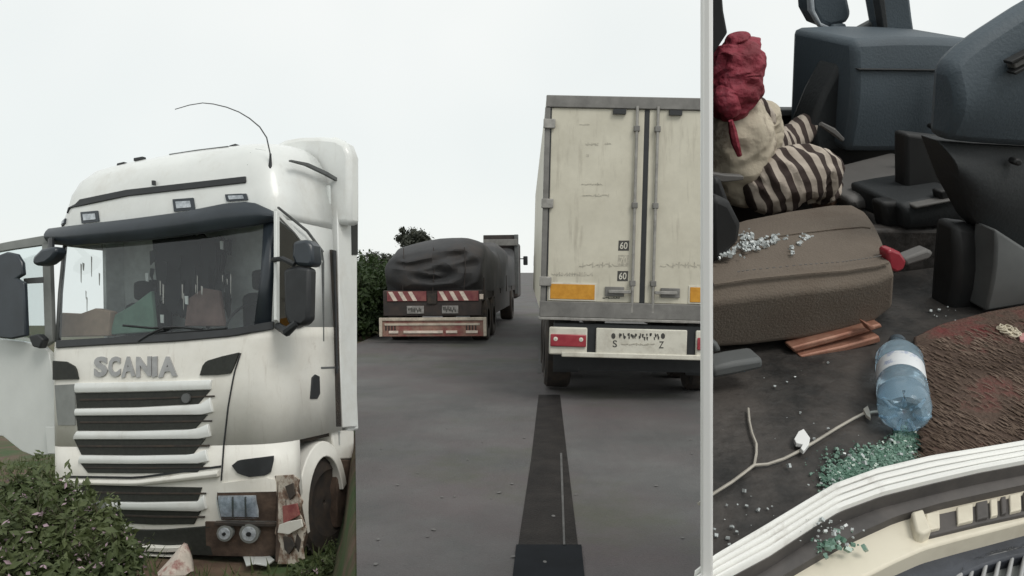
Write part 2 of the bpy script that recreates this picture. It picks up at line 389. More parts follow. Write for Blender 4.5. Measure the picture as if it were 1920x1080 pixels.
# roadside hedge left of the tarpaulin lorry
k = 0
for (px, top, Y, r) in [(640, 478, 21, 1.0), (674, 470, 22.5, 1.0), (706, 478, 24.5, 1.0), (738, 492, 26, 1.0), (655, 486, 19.6, .8), (690, 484, 20.6, .75), (722, 496, 23, .8)]:
    X = (px - 960) / FPX * Y; zt = 1.7 + (505 - top) / FPX * Y; h0 = height(X, Y); hh = (zt - h0) * .88
    blobs = [(Vector((X + dx, Y + dy, h0 + hh * f)), (r * .55, r * .55, hh * .27)) for dx, dy, f in ((-.25, 0, .25), (.25, .1, .28), (0, -.1, .55), (-.2, .1, .72), (.22, 0, .62))]
    lb = ['dark green roadside bush at the left edge of the road, beside the white lorry', 'tallest dark green bush in the roadside hedge', 'green bush close beside the tarpaulin lorry', 'low bush hidden mostly behind the tarpaulin lorry', 'front bush of the hedge next to the white lorry', 'middle bush in the front of the roadside hedge', 'small front bush at the rear corner of the tarpaulin lorry'][k]; k += 1
    bush('roadside_bush', lb, 'bush', Vector((X, Y, h0)), blobs, 3000, .07, M['leaf2'], group='bushes of the roadside hedge')
# ragged tree behind the tarpaulin lorry
Y = 52; t0 = Vector(((768 - 960) / FPX * Y, Y, -.5))
tr = thing('tree', t0, 'ragged dark tree rising behind the tarpaulin lorry', 'tree')
tb = MB().tube([t0, t0 + Vector((.1, 0, 2.0)), t0 + Vector((.15, 0, 3.6)), t0 + Vector((.2, 0, 4.6))], [.16, .12, .08, .03], 8)
fo = MB()
for (px, py, r) in [(772, 440, .5), (790, 441, .35), (758, 446, .35), (755, 432, .17), (764, 455, .5), (782, 452, .5), (800, 450, .3), (748, 448, .2), (775, 465, .6)]:
    c = Vector(((px - 960) / FPX * Y, Y + random.uniform(-.4, .4), 1.7 + (505 - py) / FPX * Y))
    tb.tube([t0 + Vector((.1, 0, 2.4)), (t0 + Vector((.1, 0, 2.6)) + c) / 2, c], [.07, .05, .03], 5); leaves(fo, c, (r, r, r * .8), 420, .09); leaves(fo, c, (r * 1.7, r * 1.7, r * 1.3), 90, .08)
tb.build('trunk', M['stem'], tr); fo.build('crown', M['leaf3'], tr, smooth=False)
for (px, py, Y, r, lb) in [(700, 478, 60, 1.1, 'faint far tree above the hedge, right of the white lorry'), (728, 482, 58, .8, 'small far tree just left of the tarpaulin lorry')]:
    X = (px - 960) / FPX * Y; z = 1.7 + (505 - py) / FPX * Y
    t = thing('tree', Vector((X, Y, -.6)), lb, 'tree')
    MB().tube([Vector((X, Y, -.6)), Vector((X, Y, z))], [.12, .04], 6).build('trunk', M['stem'], t)
    f2 = MB(); leaves(f2, Vector((X, Y, z - .5)), (r, r, .8), 900, .12); leaves(f2, Vector((X + .5, Y, z - 1)), (r, r, .7), 500, .12); f2.build('crown', M['leaf3'], t, smooth=False)

exec_parts = []
# ================================================================ WHITE LORRY (left)
lor = thing('white_lorry', LT.w(-1.25, .5, -1.88), 'white cab-over lorry with open door standing tilted on the verge', 'lorry')
LEV = [(-1.82, .16, .10, .30), (-1.62, .10, .05, .30), (-1.35, .02, .0, .30), (-1.1, 0, 0, .30), (-.86, 0, 0, .30), (-.3, 0, 0, .30), (.02, .015, 0, .28), (.12, .05, .0, .24), (.6, .11, .015, .18), (1.07, .17, .03, .16), (1.14, .15, .02, .18), (1.32, .16, .03, .22), (1.41, .17, .05, .24),
       (1.55, .19, .07, .26), (1.68, .23, .11, .3), (1.78, .31, .17, .34), (1.85, .45, .25, .36), (1.885, .66, .33, .36), (1.89, .9, .38, .36)]
BACK = 1.0
def outline(z, yf, ins, r):
    xl, xr = -2.64 + ins, 0 - ins; pts = []
    pts.append((xl, BACK)); pts.append((xl, (BACK + yf + r) / 2))
    for i in range(6):
        a = math.pi - (math.pi / 2) * i / 5; pts.append((xl + r + r * math.cos(a), yf + r - r * math.sin(a)))
    for i in range(1, 10):
        t = i / 10; x = xl + r + (xr - xl - 2 * r) * t; pts.append((x, yf - .05 * math.sin(math.pi * t)))
    for i in range(6):
        a = math.pi / 2 - (math.pi / 2) * i / 5; pts.append((xr - r + r * math.cos(a), yf + r - r * math.sin(a)))
    pts.append((xr, (BACK + yf + r) / 2)); pts.append((xr, BACK))
    return [LT.w(x, y, z) for x, y in pts]
OUT = []
zz = LEV
for i, L in enumerate(zz): OUT.append(outline(*L))
NU = len(OUT[0])
def loft(i0, i1, u0=0, u1=NU - 1, cap=False):
    b = MB(); w = u1 - u0 + 1
    for i in range(i0, i1 + 1): b.v += OUT[i][u0:u1 + 1]
    for j in range(i1 - i0):
        for i in range(w - 1): b.f.append([j * w + i, j * w + i + 1, (j + 1) * w + i + 1, (j + 1) * w + i])
    if cap: b.f.append([(i1 - i0) * w + i for i in range(w)])
    return b
full = loft(0, len(LEV) - 1, cap=True)
BV = BVHTree.FromPolygons([tuple(v) for v in full.v], full.f)
def surf(px, py):
    r = ray(px, py).normalized(); h = BV.ray_cast(CAM, r)
    if h[0] is None:
        P = LT.hit(px, py, 1, .1); h2 = BV.find_nearest(P); P, n = h2[0], h2[1]
    else: P, n = h[0], h[1]
    if n.dot(CAM - P) < 0: n = -n
    return P, n
def solid(o, th=.02):
    md = o.modifiers.new("solid", 'SOLIDIFY'); md.thickness = th; md.offset = 0; return o
I0, I1 = 7, 9     # windscreen levels
FL, FR_ = 6, 17   # outline indices where the windscreen starts and ends
body = loft(4, I0, 2, NU - 1).build('lower_body', M['white_low'], lor); solid(body)
solid(loft(0, 4, 2, 22).build('bumper', M['white_low'], lor))
top = loft(I1, len(LEV) - 1, cap=True).build('roof', M['white'], lor); solid(top)
sidep = loft(I0, I1, 19, NU - 1).build('door', M['white'], lor); solid(sidep)
ap = loft(I0, I1, 17, 19); ap.build('windscreen_pillar', M['visor'], lor); solid(lor.children[-1])
ap = loft(I0, I1, 3, 6); o = ap.build('windscreen_pillar', M['midgrey'], lor); solid(o)
ws = loft(I0, I1, FL, FR_).build('windscreen', M['windscreen'], lor)
def scan(pts, nu=14):
    x0 = min(p[0] for p in pts); x1 = max(p[0] for p in pts); T = []; Bt = []
    for i in range(nu + 1):
        x = x0 + (x1 - x0) * min(max(i / nu, .004), .996); ys_ = []
        for a, c in zip(pts, pts[1:] + pts[:1]):
            if (a[0] <= x) != (c[0] <= x): ys_.append(a[1] + (c[1] - a[1]) * (x - a[0]) / (c[0] - a[0]))
        T.append((x, min(ys_))); Bt.append((x, max(ys_)))
    return T, Bt
def P1(name, m, pts, off=.012, th=.03, bevel=.004, parent=None, mp=surf, **k):
    if mp is surf:
        T, Bt = scan(pts); b = MB(); N = len(T) - 1; V = []
        for j in range(4):
            for a, c in zip(T, Bt): V.append(surf(a[0], a[1] + (c[1] - a[1]) * j / 3))
        mm_ = len(V); b.v = [P + n * (off + .014) for P, n in V] + [P + n * (off + .014 - th) for P, n in V]; w = N + 1
        for j in range(3):
            for i in range(N):
                q = [j * w + i, j * w + i + 1, (j + 1) * w + i + 1, (j + 1) * w + i]; b.f.append(q); b.f.append([x + mm_ for x in q][::-1])
        rim = list(range(w)) + [j * w + N for j in (1, 2)] + [3 * w + i for i in range(N, -1, -1)] + [j * w for j in (2, 1)]
        for a, c in zip(rim, rim[1:] + rim[:1]): b.f.append([a, a + mm_, c + mm_, c])
        return b.build(name, m, parent or lor, **k)
    return MB().poly(mp, pts, off + (.014 if mp is surf else 0), th).build(name, m, parent or lor, bevel=bevel, **k)
def B1(name, m, topl, bot, off=.012, th=.03, nu=12, nv=2, bevel=.004, parent=None, mp=surf, crown=0, **k):
    return MB().band(mp, topl, bot, off + (.014 if mp is surf else 0), th, nu, nv, crown).build(name, m, parent or lor, bevel=bevel, **k)
# roof trim
B1('roof_strip', M['black'], [(110, 384), (240, 357), (463, 332)], [(112, 396), (240, 369), (463, 344)], .012, .03, 16, 1)
for pts in ([(155, 399), (188, 396), (189, 416), (156, 420)], [(327, 375), (367, 372), (368, 394), (329, 398)], [(425, 366), (466, 364), (467, 376), (426, 379)], [(93, 411), (112, 407), (113, 417), (93, 421)]):
    h = P1('marker_lamp', M['visor'], pts, .012); c = [(sum(p[0] for p in pts) / 4 + (p[0] - sum(q[0] for q in pts) / 4) * .7, sum(p[1] for p in pts) / 4 + (p[1] - sum(q[1] for q in pts) / 4) * .55) for p in pts]
    P1('lens', M['chrome'], c, .018, .01, .002, parent=h)
# sun visor
def visor_map(px, py):
    P = LT.hit(px, py, 1, .03); l = LT.l(P); k = (l.x + 1.25) / 1.25
    P = P + (P - CAM).normalized() * .15 * k ** 4; return P, (-tY + tX * .3 * k ** 3).normalized()
B1('sun_visor', M['visor'], [(90, 428), (130, 423), (250, 409), (340, 397), (420, 381), (470, 377), (513, 396)], [(92, 458), (130, 461), (250, 452), (340, 442), (420, 430), (470, 424), (515, 414)], .0, .06, 22, 5, .01, mp=visor_map, crown=.05)
# dark trim under the windscreen, wiper
B1('windscreen_trim', M['black'], [(90, 640), (200, 634), (330, 627), (440, 617), (512, 603)], [(90, 655), (200, 648), (330, 642), (440, 632), (512, 618)], .02, .04, 20, 1)
def wire1(name, m, pts, r, off, parent=None):
    q = [surf(*p) for p in pts]; return MB().tube([P + n * off for P, n in q], r, 6).build(name, m, parent or lor)
w = wire1('wiper', M['black'], [(236, 611), (290, 616), (340, 614), (384, 618)], .011, .03); wire1('wiper_arm', M['black'], [(265, 642), (285, 628), (312, 616)], .012, .035, w)
wire1('wiper', M['black'], [(300, 628), (360, 622), (430, 616)], .009, .03)
# badge lettering: solid letters
xs = [179, 206, 230, 258, 288, 299, 336]
for i, ch in enumerate("SCANIA"):
    a0, a1 = xs[i] + 1, xs[i + 1] - 1
    text_on(surf, ch, [(a0, 669), (a1, 668), (a1, 705), (a0, 708)], .024, .03, .045).build('letter', M['silver'], lor, smooth=False)
# air intakes and grey side grille
P1('air_intake', M['slot'], [(97, 676), (128, 678), (146, 688), (151, 711), (104, 712)], .014)
P1('air_intake', M['slot'], [(378, 704), (382, 688), (390, 677), (420, 668), (451, 661), (444, 682), (436, 700), (410, 703)], .014)
P1('grey_side_panel', M['grey'], [(108, 722), (145, 720), (145, 797), (112, 797)], .012)
# grille slots with white lips between them
slots = [([(146, 737), (260, 735), (397, 731)], [(147, 765), (260, 763), (374, 757)]), ([(146, 779), (260, 778), (392, 777)], [(149, 807), (260, 807), (368, 804)]),
         ([(142, 823), (260, 823), (388, 822)], [(156, 852), (260, 853), (364, 851)]), ([(154, 868), (260, 869), (388, 868)], [(168, 886), (260, 887), (372, 885)]),
         ([(150, 908), (260, 911), (381, 913)], [(170, 938), (270, 940), (373, 938)]), ([(204, 952), (290, 954), (379, 956)], [(217, 978), (290, 982), (366, 981)])]
for tp, bt in slots:
    g = B1('grille_slot', M['slot'], tp, bt, .006, .05, 10, 2, .003)
    y0 = sum(p[1] for p in tp) / 3; y1 = sum(p[1] for p in bt) / 3
    B1('slat', M['rubber'], [(p[0] + 8, p[1] * .62 + q[1] * .38) for p, q in zip(tp, bt)], [(p[0] + 8, p[1] * .5 + q[1] * .5) for p, q in zip(tp, bt)], .012, .01, 8, 1, .001, parent=g)
lips = [([(146, 766), (260, 764), (378, 758), (398, 745)], [(146, 779), (260, 778), (392, 777), (402, 772)]), ([(149, 808), (260, 808), (368, 805), (394, 794)], [(142, 823), (260, 823), (388, 822), (398, 818)]),
        ([(156, 853), (260, 854), (364, 852), (390, 842)], [(152, 868), (260, 869), (388, 868), (394, 864)]), ([(170, 939), (270, 941), (374, 939), (386, 926)], [(204, 952), (290, 954), (379, 956), (390, 952)]), ([(146, 718), (260, 716), (400, 712)], [(146, 736), (260, 734), (398, 730)])]
for tp, bt in lips: B1('grille_bar', M['white'], tp, bt, .018, .05, 12, 3, .005, crown=.010)
B1('seam', M['black'], [(122, 891), (260, 893), (416, 872)], [(122, 895), (260, 897), (416, 876)], .008, .02, 14, 1, 0)
B1('bumper_lip', M['white_low'], [(120, 897), (260, 899), (414, 880)], [(122, 906), (260, 909), (414, 892)], .03, .05, 14, 2, .005, crown=.012)
B1('lower_grille', M['slot'], [(160, 988), (300, 992), (398, 984)], [(180, 1062), (300, 1068), (400, 1062)], .012, .05, 8, 2)
for y in (1016, 1034): B1('step_bar', M['white_low'], [(250, y), (320, y + 4), (356, y + 2)], [(250, y + 9), (320, y + 13), (356, y + 11)], .05, .05, 8, 1, .006)
P1('number_plate', M['grey'], [(180, 938), (206, 939), (206, 951), (182, 950)], .03)
# emblem on the first slot
P1('emblem', M['midgrey'], circ(354, 746, 8, 9, 14), .03, .02)
# seam of the corner panel
B1('panel_seam', M['black'], [(452, 662), (440, 700), (429, 760), (421, 830), (416, 900)], [(454, 662), (442, 700), (431, 760), (423, 830), (418, 900)], .006, .02, 14, 1, 0)
# headlamp opening and lower lamp cluster
P1('headlamp', M['black'], [(438, 872), (450, 862), (513, 854), (512, 880), (500, 890), (470, 893), (448, 886)], .014, .04)
hl = P1('lamp_housing', M['mud'], [(410, 922), (520, 920), (526, 974), (412, 972)], .012, .06)
P1('lamp_reflector', M['chrome'], [(413, 928), (487, 927), (488, 966), (414, 965)], .018, .012, .003, parent=hl)
for k in range(2): P1('lamp_divider', M['midgrey'], [(440 + 24 * k, 929), (442 + 24 * k, 929), (442 + 24 * k, 965), (440 + 24 * k, 965)], .03, .012, .002, parent=hl)
P1('lamp_cover', M['lamp_glass'], [(413, 928), (487, 927), (488, 966), (414, 965)], .045, .006, 0, parent=hl)
B1('mud_panel', M['mud'], [(388, 976), (450, 976), (524, 978)], [(392, 1062), (450, 1066), (535, 1060)], .012, .04, 18, 5)
for cx, cy, rr in ((429, 993, 15), (474, 993, 18)):
    h = P1('fog_lamp', M['grey'], circ(cx, cy, rr), .05, .08, .01)
    P1('fog_lens', M['chrome'], circ(cx, cy, rr * .72), .056, .02, .003, parent=h); P1('bulb_cap', M['black'], circ(cx, cy, rr * .22, n=10), .064, .01, .001, parent=h)
B1('lamp_guard', M['rubber'], [(410, 972), (470, 974), (524, 974)], [(410, 978), (470, 980), (524, 980)], .05, .03, 8, 1)
# broken bumper corner
P1('bumper_corner', M['white_low'], [(470, 898), (500, 894), (520, 900), (523, 920), (412, 922), (416, 905)], .016, .03)
side0 = LT.plane(0, .015)
rq = random.Random(11)
bk_ = MB().poly(LT.plane(1, .06), [(519, 900), (548, 905), (556, 960), (566, 1010), (556, 1050), (515, 1056)], 0, .10).build('crumpled_corner', M['mud'], lor, bevel=.012)
def shard(cx, cy, w_, h_, m, y, ang, parent):
    pts = []
    for k in range(7):
        a = 2 * math.pi * k / 7 + ang; r = rq.uniform(.6, 1.15); pts.append((cx + math.cos(a) * w_ * r, cy + math.sin(a) * h_ * r))
    f = Frame(LT.hit(cx, cy, 1, y), tX, (tY + tX * rq.uniform(-.5, .7) + tZ * rq.uniform(-.35, .35)).normalized(), tZ)
    return MB().poly(f.plane(1, 0), pts, 0, .012).build('fragment_or_hole', m, parent, bevel=.003)
M['white_dirty'] = add_layer(add_layer(mat('mud_splashed_white', (.50, .45, .38), .7, .12, 4), (.17, .10, .065), 9, .44, .58, .95), (.06, .04, .03), 16, .55, .66, .9)
for pts, m, y in (([(515, 892), (548, 890), (561, 899), (556, 922), (567, 940), (561, 962), (574, 990), (566, 1022), (570, 1048), (552, 1058), (520, 1058), (526, 1020), (515, 1000), (522, 960)], 'white_dirty', .02),
                  ([(529, 949), (556, 944), (561, 966), (531, 983)], 'lens_dull', -.02), ([(523, 984), (540, 978), (564, 974), (567, 988), (541, 1002), (520, 999)], 'white_low', -.03), ([(530, 1006), (545, 1008), (552, 1024), (541, 1040), (533, 1030)], 'rubber', -.005), ([(534, 912), (548, 906), (552, 928), (543, 938)], 'rubber', -.005), ([(556, 1000), (564, 1012), (560, 1036), (552, 1024)], 'rubber', -.005)):  # the dark rubber pieces paint the shade inside broken holes
    cx = sum(p[0] for p in pts) / len(pts); cy = sum(p[1] for p in pts) / len(pts)
    f = Frame(LT.hit(cx, cy, 1, y), tX, (tY + tX * .25 + tZ * (rq.uniform(-.12, .12) if m != 'rubber' else 0)).normalized(), tZ)
    MB().poly(f.plane(1, 0), pts, 0, .014).build('fragment_or_hole', M[m], lor, bevel=.003)
def on_ground(px, py):
    return LT.hit(px, py, 2, -1.86), tZ
o = MB().poly(on_ground, [(455, 1046), (480, 1050), (500, 1043), (515, 1056), (500, 1066), (478, 1062), (462, 1066)], .03, .015).build('broken_panel', M['offwhite'], bevel=.003); tag(o, 'small torn white panel scrap lying under the lorry bumper', 'scrap')
wire1('door_gap', M['midgrey'], [(521, 622), (520, 680), (518, 740), (515, 800), (522, 838)], .004, .004)
wire1('door_crease', M['midgrey'], [(524, 654), (560, 655), (600, 657), (630, 659)], .003, .003)
wire1('door_gap', M['midgrey'], [(522, 838), (545, 842), (562, 832)], .004, .004)
# side: window, frame, mirror, handle, arch, wheel
sidew = LT.plane(0, .0)
def SD(name, m, pts, off=.02, th=.03, bevel=.004, parent=None, x=0.0): return MB().poly(LT.plane(0, x), pts, off, th).build(name, m, parent or lor, bevel=bevel)
dw = SD('door_window', M['door_glass'], [(519, 412), (548, 438), (580, 478), (581, 606), (560, 615), (535, 618), (519, 604)], .022, .03)
SD('door_backing', M['cab_dark'], [(520, 414), (548, 440), (579, 480), (580, 604), (560, 613), (535, 616), (520, 602)], .004, .02)
SD('window_frame', M['white'], [(513, 396), (519, 402), (519, 606), (513, 600)], .03, .03)
SD('window_frame', M['white'], [(514, 392), (584, 468), (600, 490), (598, 496), (580, 478), (548, 437), (516, 404)], .03, .03)
SD('gutter', M['midgrey'], [(517, 388), (572, 432), (602, 472), (600, 474), (571, 435), (517, 391)], .034, .02, .001)
SD('door_seam', M['midgrey'], [(603, 470), (606, 490), (606, 640), (604, 640), (604, 492)], .012, .02, 0)
SD('door_handle', M['black'], [(582, 708), (588, 702), (596, 706), (597, 738), (592, 748), (579, 748)], .022, .03)
SD('trim_strip', M['midgrey'], [(600, 688), (634, 687), (634, 691), (600, 692)], .012, .02, .001)
mirr = MB().poly(LT.plane(1, -.10), [(548, 452), (574, 448), (584, 460), (586, 490), (582, 500), (552, 498), (546, 480)], 0, .16).build('mirror_head', M['visor'], lor, bevel=.03)
MB().poly(LT.plane(1, -.10), [(530, 505), (552, 498), (580, 502), (578, 600), (566, 612), (540, 610), (532, 590)], 0, .12).build('mirror_housing', M['black'], lor, bevel=.03)
MB().tube([LT.hit(512, 487, 1, .02), LT.hit(530, 485, 1, -.1), LT.hit(552, 496, 1, -.1)], .022, 8).build('mirror_arm', M['black'], lor)
MB().tube([LT.hit(520, 612, 1, .05), LT.hit(538, 622, 1, -.1), LT.hit(556, 606, 1, -.1)], [.03, .04, .03], 8).build('mirror_arm', M['black'], lor)
# kerb mirror at the left front corner
MB().poly(LT.plane(1, -.12), [(58, 492), (62, 480), (76, 466), (98, 462), (106, 468), (97, 485), (84, 495), (66, 499)], 0, .14).build('kerb_mirror', M['visor'], lor, bevel=.03)
MB().tube([LT.hit(96, 450, 1, .05), LT.hit(96, 470, 1, -.06)], .03, 8).build('mirror_arm', M['black'], lor)
# cab rear gap, fairing, box front
SD('gap_strip', M['rubber'], [(622, 468), (631, 470), (640, 800), (630, 800)], .0, .05, 0, x=.01)
SD('side_fairing', M['white'], [(630, 350), (668, 356), (668, 800), (641, 802), (637, 700)], .012, .5, .01)
MB().tube([LT.hit(627, 470, 0, .04), LT.hit(628, 520, 0, .04), LT.hit(632, 700, 0, .04)], [.02, .012, .01], 6).build('air_hose', M['black'], lor)
SD('vent_grille', M['black'], [(656, 392), (668, 388), (668, 478), (657, 478)], .02, .02, .002)
# cab rear wall, roof deflector behind, box
MB().box(LT, (-2.62, .97, -1.0), (-.02, 1.0, 1.5)).build('rear_wall', M['interior'], lor)
MB().poly(LT.plane(1, 1.06), [(496, 300), (512, 272), (532, 261), (562, 256), (602, 255), (630, 258), (648, 268), (656, 290), (656, 420), (500, 420)], 0, .2).build('roof_deflector', M['white'], lor, bevel=.05)
SD('fairing_edge', M['midgrey'], [(543, 300), (575, 306), (610, 322), (650, 346), (649, 350), (608, 328), (572, 311), (543, 303)], .02, .03, .002)
MB().box(LT, (-2.48, 1.14, -.9), (-.02, 1.36, 2.02)).build('cargo_box', M['white'], lor, bevel=.02)
MB().box(LT, (-2.2, .3, -1.55), (-.35, 1.3, -1.0)).build('chassis', M['rubber'], lor)
# wheel and arch
wc = LT.w(-.17, .80, -1.50)
for sx in (-.17, -2.33):
    c = LT.w(sx, .80, -1.5)
    wh = MB().lathe(c - tX * .14, tX, [(0, .30), (0, .42), (.03, .455), (.14, .47), (.25, .455), (.28, .42), (.28, .30), (.22, .29), (.22, .30)], 40).build('wheel', M['rubber'], lor)
    MB().lathe(c - tX * .1, tX, [(0, .01), (.18, .02), (.2, .08), (.18, .15), (.22, .27), (.235, .3), (.2, .31)], 30).build('rim', M['rubber'], wh)
    tb = MB()
    for k in range(44):
        a = 2 * math.pi * k / 44; d = tY * math.cos(a) + tZ * math.sin(a); t = tZ * math.cos(a) - tY * math.sin(a)
        o0 = c + d * .466; hx = [o0 + tX * sx2 * .13 + t * st * .021 + d * sd for sd in (-.006, .014) for sx2, st in ((-1, -1), (1, -1), (1, 1), (-1, 1))]
        tb.hexa(hx)
    tb.build('tread_blocks', M['rubber'], wh)
ar = MB(); NA = 18
for k in range(NA + 1):
    a = math.pi * (1.10 - 1.02 * k / NA)
    for ry_, rz_ in ((.29, .46), (.41, .60)):
        for xx in (-.45, .03): ar.v.append(LT.w(xx if ry_ < .35 else xx - (.03 if xx > 0 else 0), .66 + math.cos(a) * ry_, -1.52 + math.sin(a) * rz_))
for k in range(NA):
    q = k * 4
    for a, b_ in ((0, 1), (1, 3), (3, 2), (2, 0)): ar.f.append([q + a, q + b_, q + 4 + b_, q + 4 + a])
ar.build('wheel_arch', M['white_low'], lor, bevel=.01)
SD('mud_flap', M['mud'], [(634, 862), (668, 862), (668, 985), (634, 990)], -.01, .3, .01)
SD('fuel_tank', M['white_low'], [(624, 806), (668, 806), (668, 862), (634, 862)], -.02, .35, .02)
# roof items
def on_roof(px, py): return surf(px, py)
for q in ([(218, 311), (232, 308), (232, 303), (219, 306)], [(250, 302), (267, 299), (267, 293), (250, 296)]): MB().poly(LT.plane(1, .42), q, 0, .05).build('roof_lamp', M['black'], lor, bevel=.006)
MB().poly(LT.plane(1, .5), [(422, 280), (430, 272), (440, 269), (448, 272), (456, 280)], 0, .06).build('roof_beacon', M['black'], lor, bevel=.01)
MB().tube([LT.hit(x, y, 1, .42) for x, y in ((318, 290), (370, 282), (428, 275))], .008, 6).build('roof_bar', M['midgrey'], lor)
P1('washer_jet', M['black'], [(291, 341), (296, 341), (296, 349), (291, 349)], .03, .02, .003)
# seam outlining the roof side cap
wire1('roof_seam', M['midgrey'], [(464, 342), (465, 310), (470, 288), (480, 281), (498, 284)], .006, .005)
# antenna
a0 = surf(505, 322)[0]; dd = (a0 - CAM).dot(FW)
at_ = [at(x, y, dd + .02) for x, y in ((505, 326), (507, 305), (507, 288))]
an = MB().tube(at_, [.025, .014, .01], 8).build('antenna_base', M['black'], lor)
MB().tube([at(x, y, dd - k * .03) for k, (x, y) in enumerate(((507, 290), (500, 258), (487, 238), (468, 222), (448, 210), (425, 201), (400, 195), (380, 193), (355, 197), (328, 205)))], [.006, .006, .006, .0055, .005, .005, .0045, .004, .004, .0035], 6).build('antenna', M['midgrey'], an)
# open right-hand door
OD = LT.plane(1, .13)
def D(name, m, pts, off=0, th=.06, bevel=.008, parent=None): return MB().poly(OD, pts, off, th).build(name, m, parent or lor, bevel=bevel)
od = D('open_door', M['offwhite'], [(-70, 628), (40, 640), (80, 650), (92, 662), (104, 740), (117, 850), (95, 852), (62, 855), (40, 846), (20, 830), (5, 818), (-70, 806)])
D('door_frame', M['grey'], [(-70, 470), (20, 452), (90, 440), (90, 458), (20, 468), (-70, 484)], 0, .05, .006, od)
D('door_frame', M['grey'], [(78, 456), (92, 452), (98, 640), (84, 650)], 0, .05, .006, od)
D('door_pane', M['pane_glass'], [(-70, 480), (20, 466), (79, 458), (83, 648), (40, 640), (-70, 628)], -.02, .012, 0, od)
D('pane_bar', M['midgrey'], [(45, 522), (82, 519), (82, 530), (45, 532)], .006, .03, .004, od)
MB().poly(LT.plane(1, -.02), [(-20, 484), (12, 472), (30, 476), (40, 492), (42, 515), (30, 522), (44, 530), (48, 630), (20, 636), (-20, 632)], 0, .05).build('door_mirror', M['visor'], lor, bevel=.015)
MB().poly(LT.plane(1, -.02), [(52, 630), (70, 626), (80, 636), (74, 654), (60, 650)], 0, .08).build('mirror_bracket', M['black'], lor, bevel=.015)
P1('hinge_post', M['offwhite'], [(88, 800), (112, 800), (118, 850), (92, 850)], .02, .03, .004, parent=od, mp=LT.plane(1, .08))
# inside the cab
MB().box(LT, (-2.42, .15, -.2), (-.1, .55, .06)).build('dashboard', M['midgrey'], lor, bevel=.03)
MB().box(LT, (-2.60, .72, -.2), (-2.56, .96, 1.2)).build('side_trim', M['interior'], lor)
MB().box(LT, (-2.45, .15, -.9), (-.05, .97, -.85)).build('cab_floor', M['rubber'], lor)
for x in (-2.1, -.65):
    s_ = MB().box(LT, (x - .25, .72, -.3), (x + .25, .9, .5)).build('seat', M['cab_dark'], lor, bevel=.06)
    MB().box(LT, (x - .14, .74, .52), (x + .14, .86, .72)).build('headrest', M['cab_dark'], s_, bevel=.04)
MB().lathe(LT.w(-.62, .42, .22), tY - tZ * .7, [(0, .2), (.015, .21), (.03, .2), (.015, .19), (0, .2)], 28).build('steering_wheel', M['black'], lor)
inn = LT.plane(1, .62)
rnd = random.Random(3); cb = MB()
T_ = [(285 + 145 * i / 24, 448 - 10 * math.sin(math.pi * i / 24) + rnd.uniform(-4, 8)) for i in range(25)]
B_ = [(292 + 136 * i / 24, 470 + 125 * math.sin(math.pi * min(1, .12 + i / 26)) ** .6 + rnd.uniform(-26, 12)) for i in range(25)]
cu = cb.band(inn, T_, B_, 0, .05, 48, 6).build('dark_silhouette', M['cab_dark'], lor)  # ragged dark sheet behind the windscreen, with loose strips over it
for i in range(34):
    px = rnd.uniform(280, 432); py = rnd.uniform(455, 570); w_ = rnd.uniform(3, 10); h_ = rnd.uniform(24, 70)
    MB().poly(LT.plane(1, .54 + rnd.random() * .06), [(px, py), (px + w_, py + rnd.uniform(-4, 4)), (px + w_ * rnd.uniform(.5, 1.3), py + h_ * .6), (px + w_ * .4 + rnd.uniform(-4, 4), py + h_), (px - rnd.uniform(0, 3), py + h_ * .5)], 0, .01).build('silhouette_strip', M['cab_dark'], cu)
ds = LT.plane(1, .5)
P1('dash_cloth', M['green_cloth'], [(205, 628), (215, 590), (250, 570), (283, 545), (288, 600), (290, 622)], 0, .05, .01, mp=LT.plane(1, .35))
P1('dash_box', M['brown'], [(104, 632), (106, 586), (150, 588), (178, 578), (206, 584), (204, 630)], 0, .1, .01, mp=LT.plane(1, .32))
P1('seat_cover', M['maroon'], [(345, 612), (352, 560), (380, 540), (410, 545), (420, 612)], 0, .05, .01, mp=LT.plane(1, .45))
for px, py in ((272, 512), (346, 555), (412, 452), (300, 590)): P1('pale_tag', M['offwhite'], [(px, py), (px + 6, py), (px + 6, py + 16), (px + 1, py + 15)], 0, .01, 0, mp=LT.plane(1, .42))
gs = random.Random(8)
for i in range(16):
    px = gs.uniform(150, 205) if i < 6 else gs.uniform(290, 440); py = gs.uniform(470, 560); w_ = gs.uniform(1.5, 4); h_ = gs.uniform(10, 40)
    P1('dirt_streak', M['grey'], [(px, py), (px + w_, py + 2), (px + w_ * .7, py + h_), (px + w_ * .2, py + h_ - 3)], -.012, .002, 0, ws)
# rag on the ground in front of the bumper
rg = MB(); P = [at(x, y, d) for x, y, d in ((278, 1085, 6.0), (318, 1050, 6.1), (345, 1008, 6.2), (352, 1030, 6.15), (372, 1085, 6.05), (325, 1085, 5.85), (300, 1085, 5.85))]
c = at(330, 1055, 5.95); rg.v = P + [c] + [p + Vector((0, .08, 0)) for p in P]
for i in range(7): rg.f.append([i, (i + 1) % 7, 7]); rg.f.append([8 + i, 8 + (i + 1) % 7, (i + 1) % 7, i])
rg.f.append([8 + i for i in range(7)][::-1])
mrag = add_layer(mat('stained_sack', (.5, .44, .38), .9, .15, 8), (.22, .07, .06), 6, .5, .62, .8)
o = rg.build('sack', mrag, sub=1); tag(o, 'crumpled pale sack with reddish stains in front of the lorry bumper', 'sack')

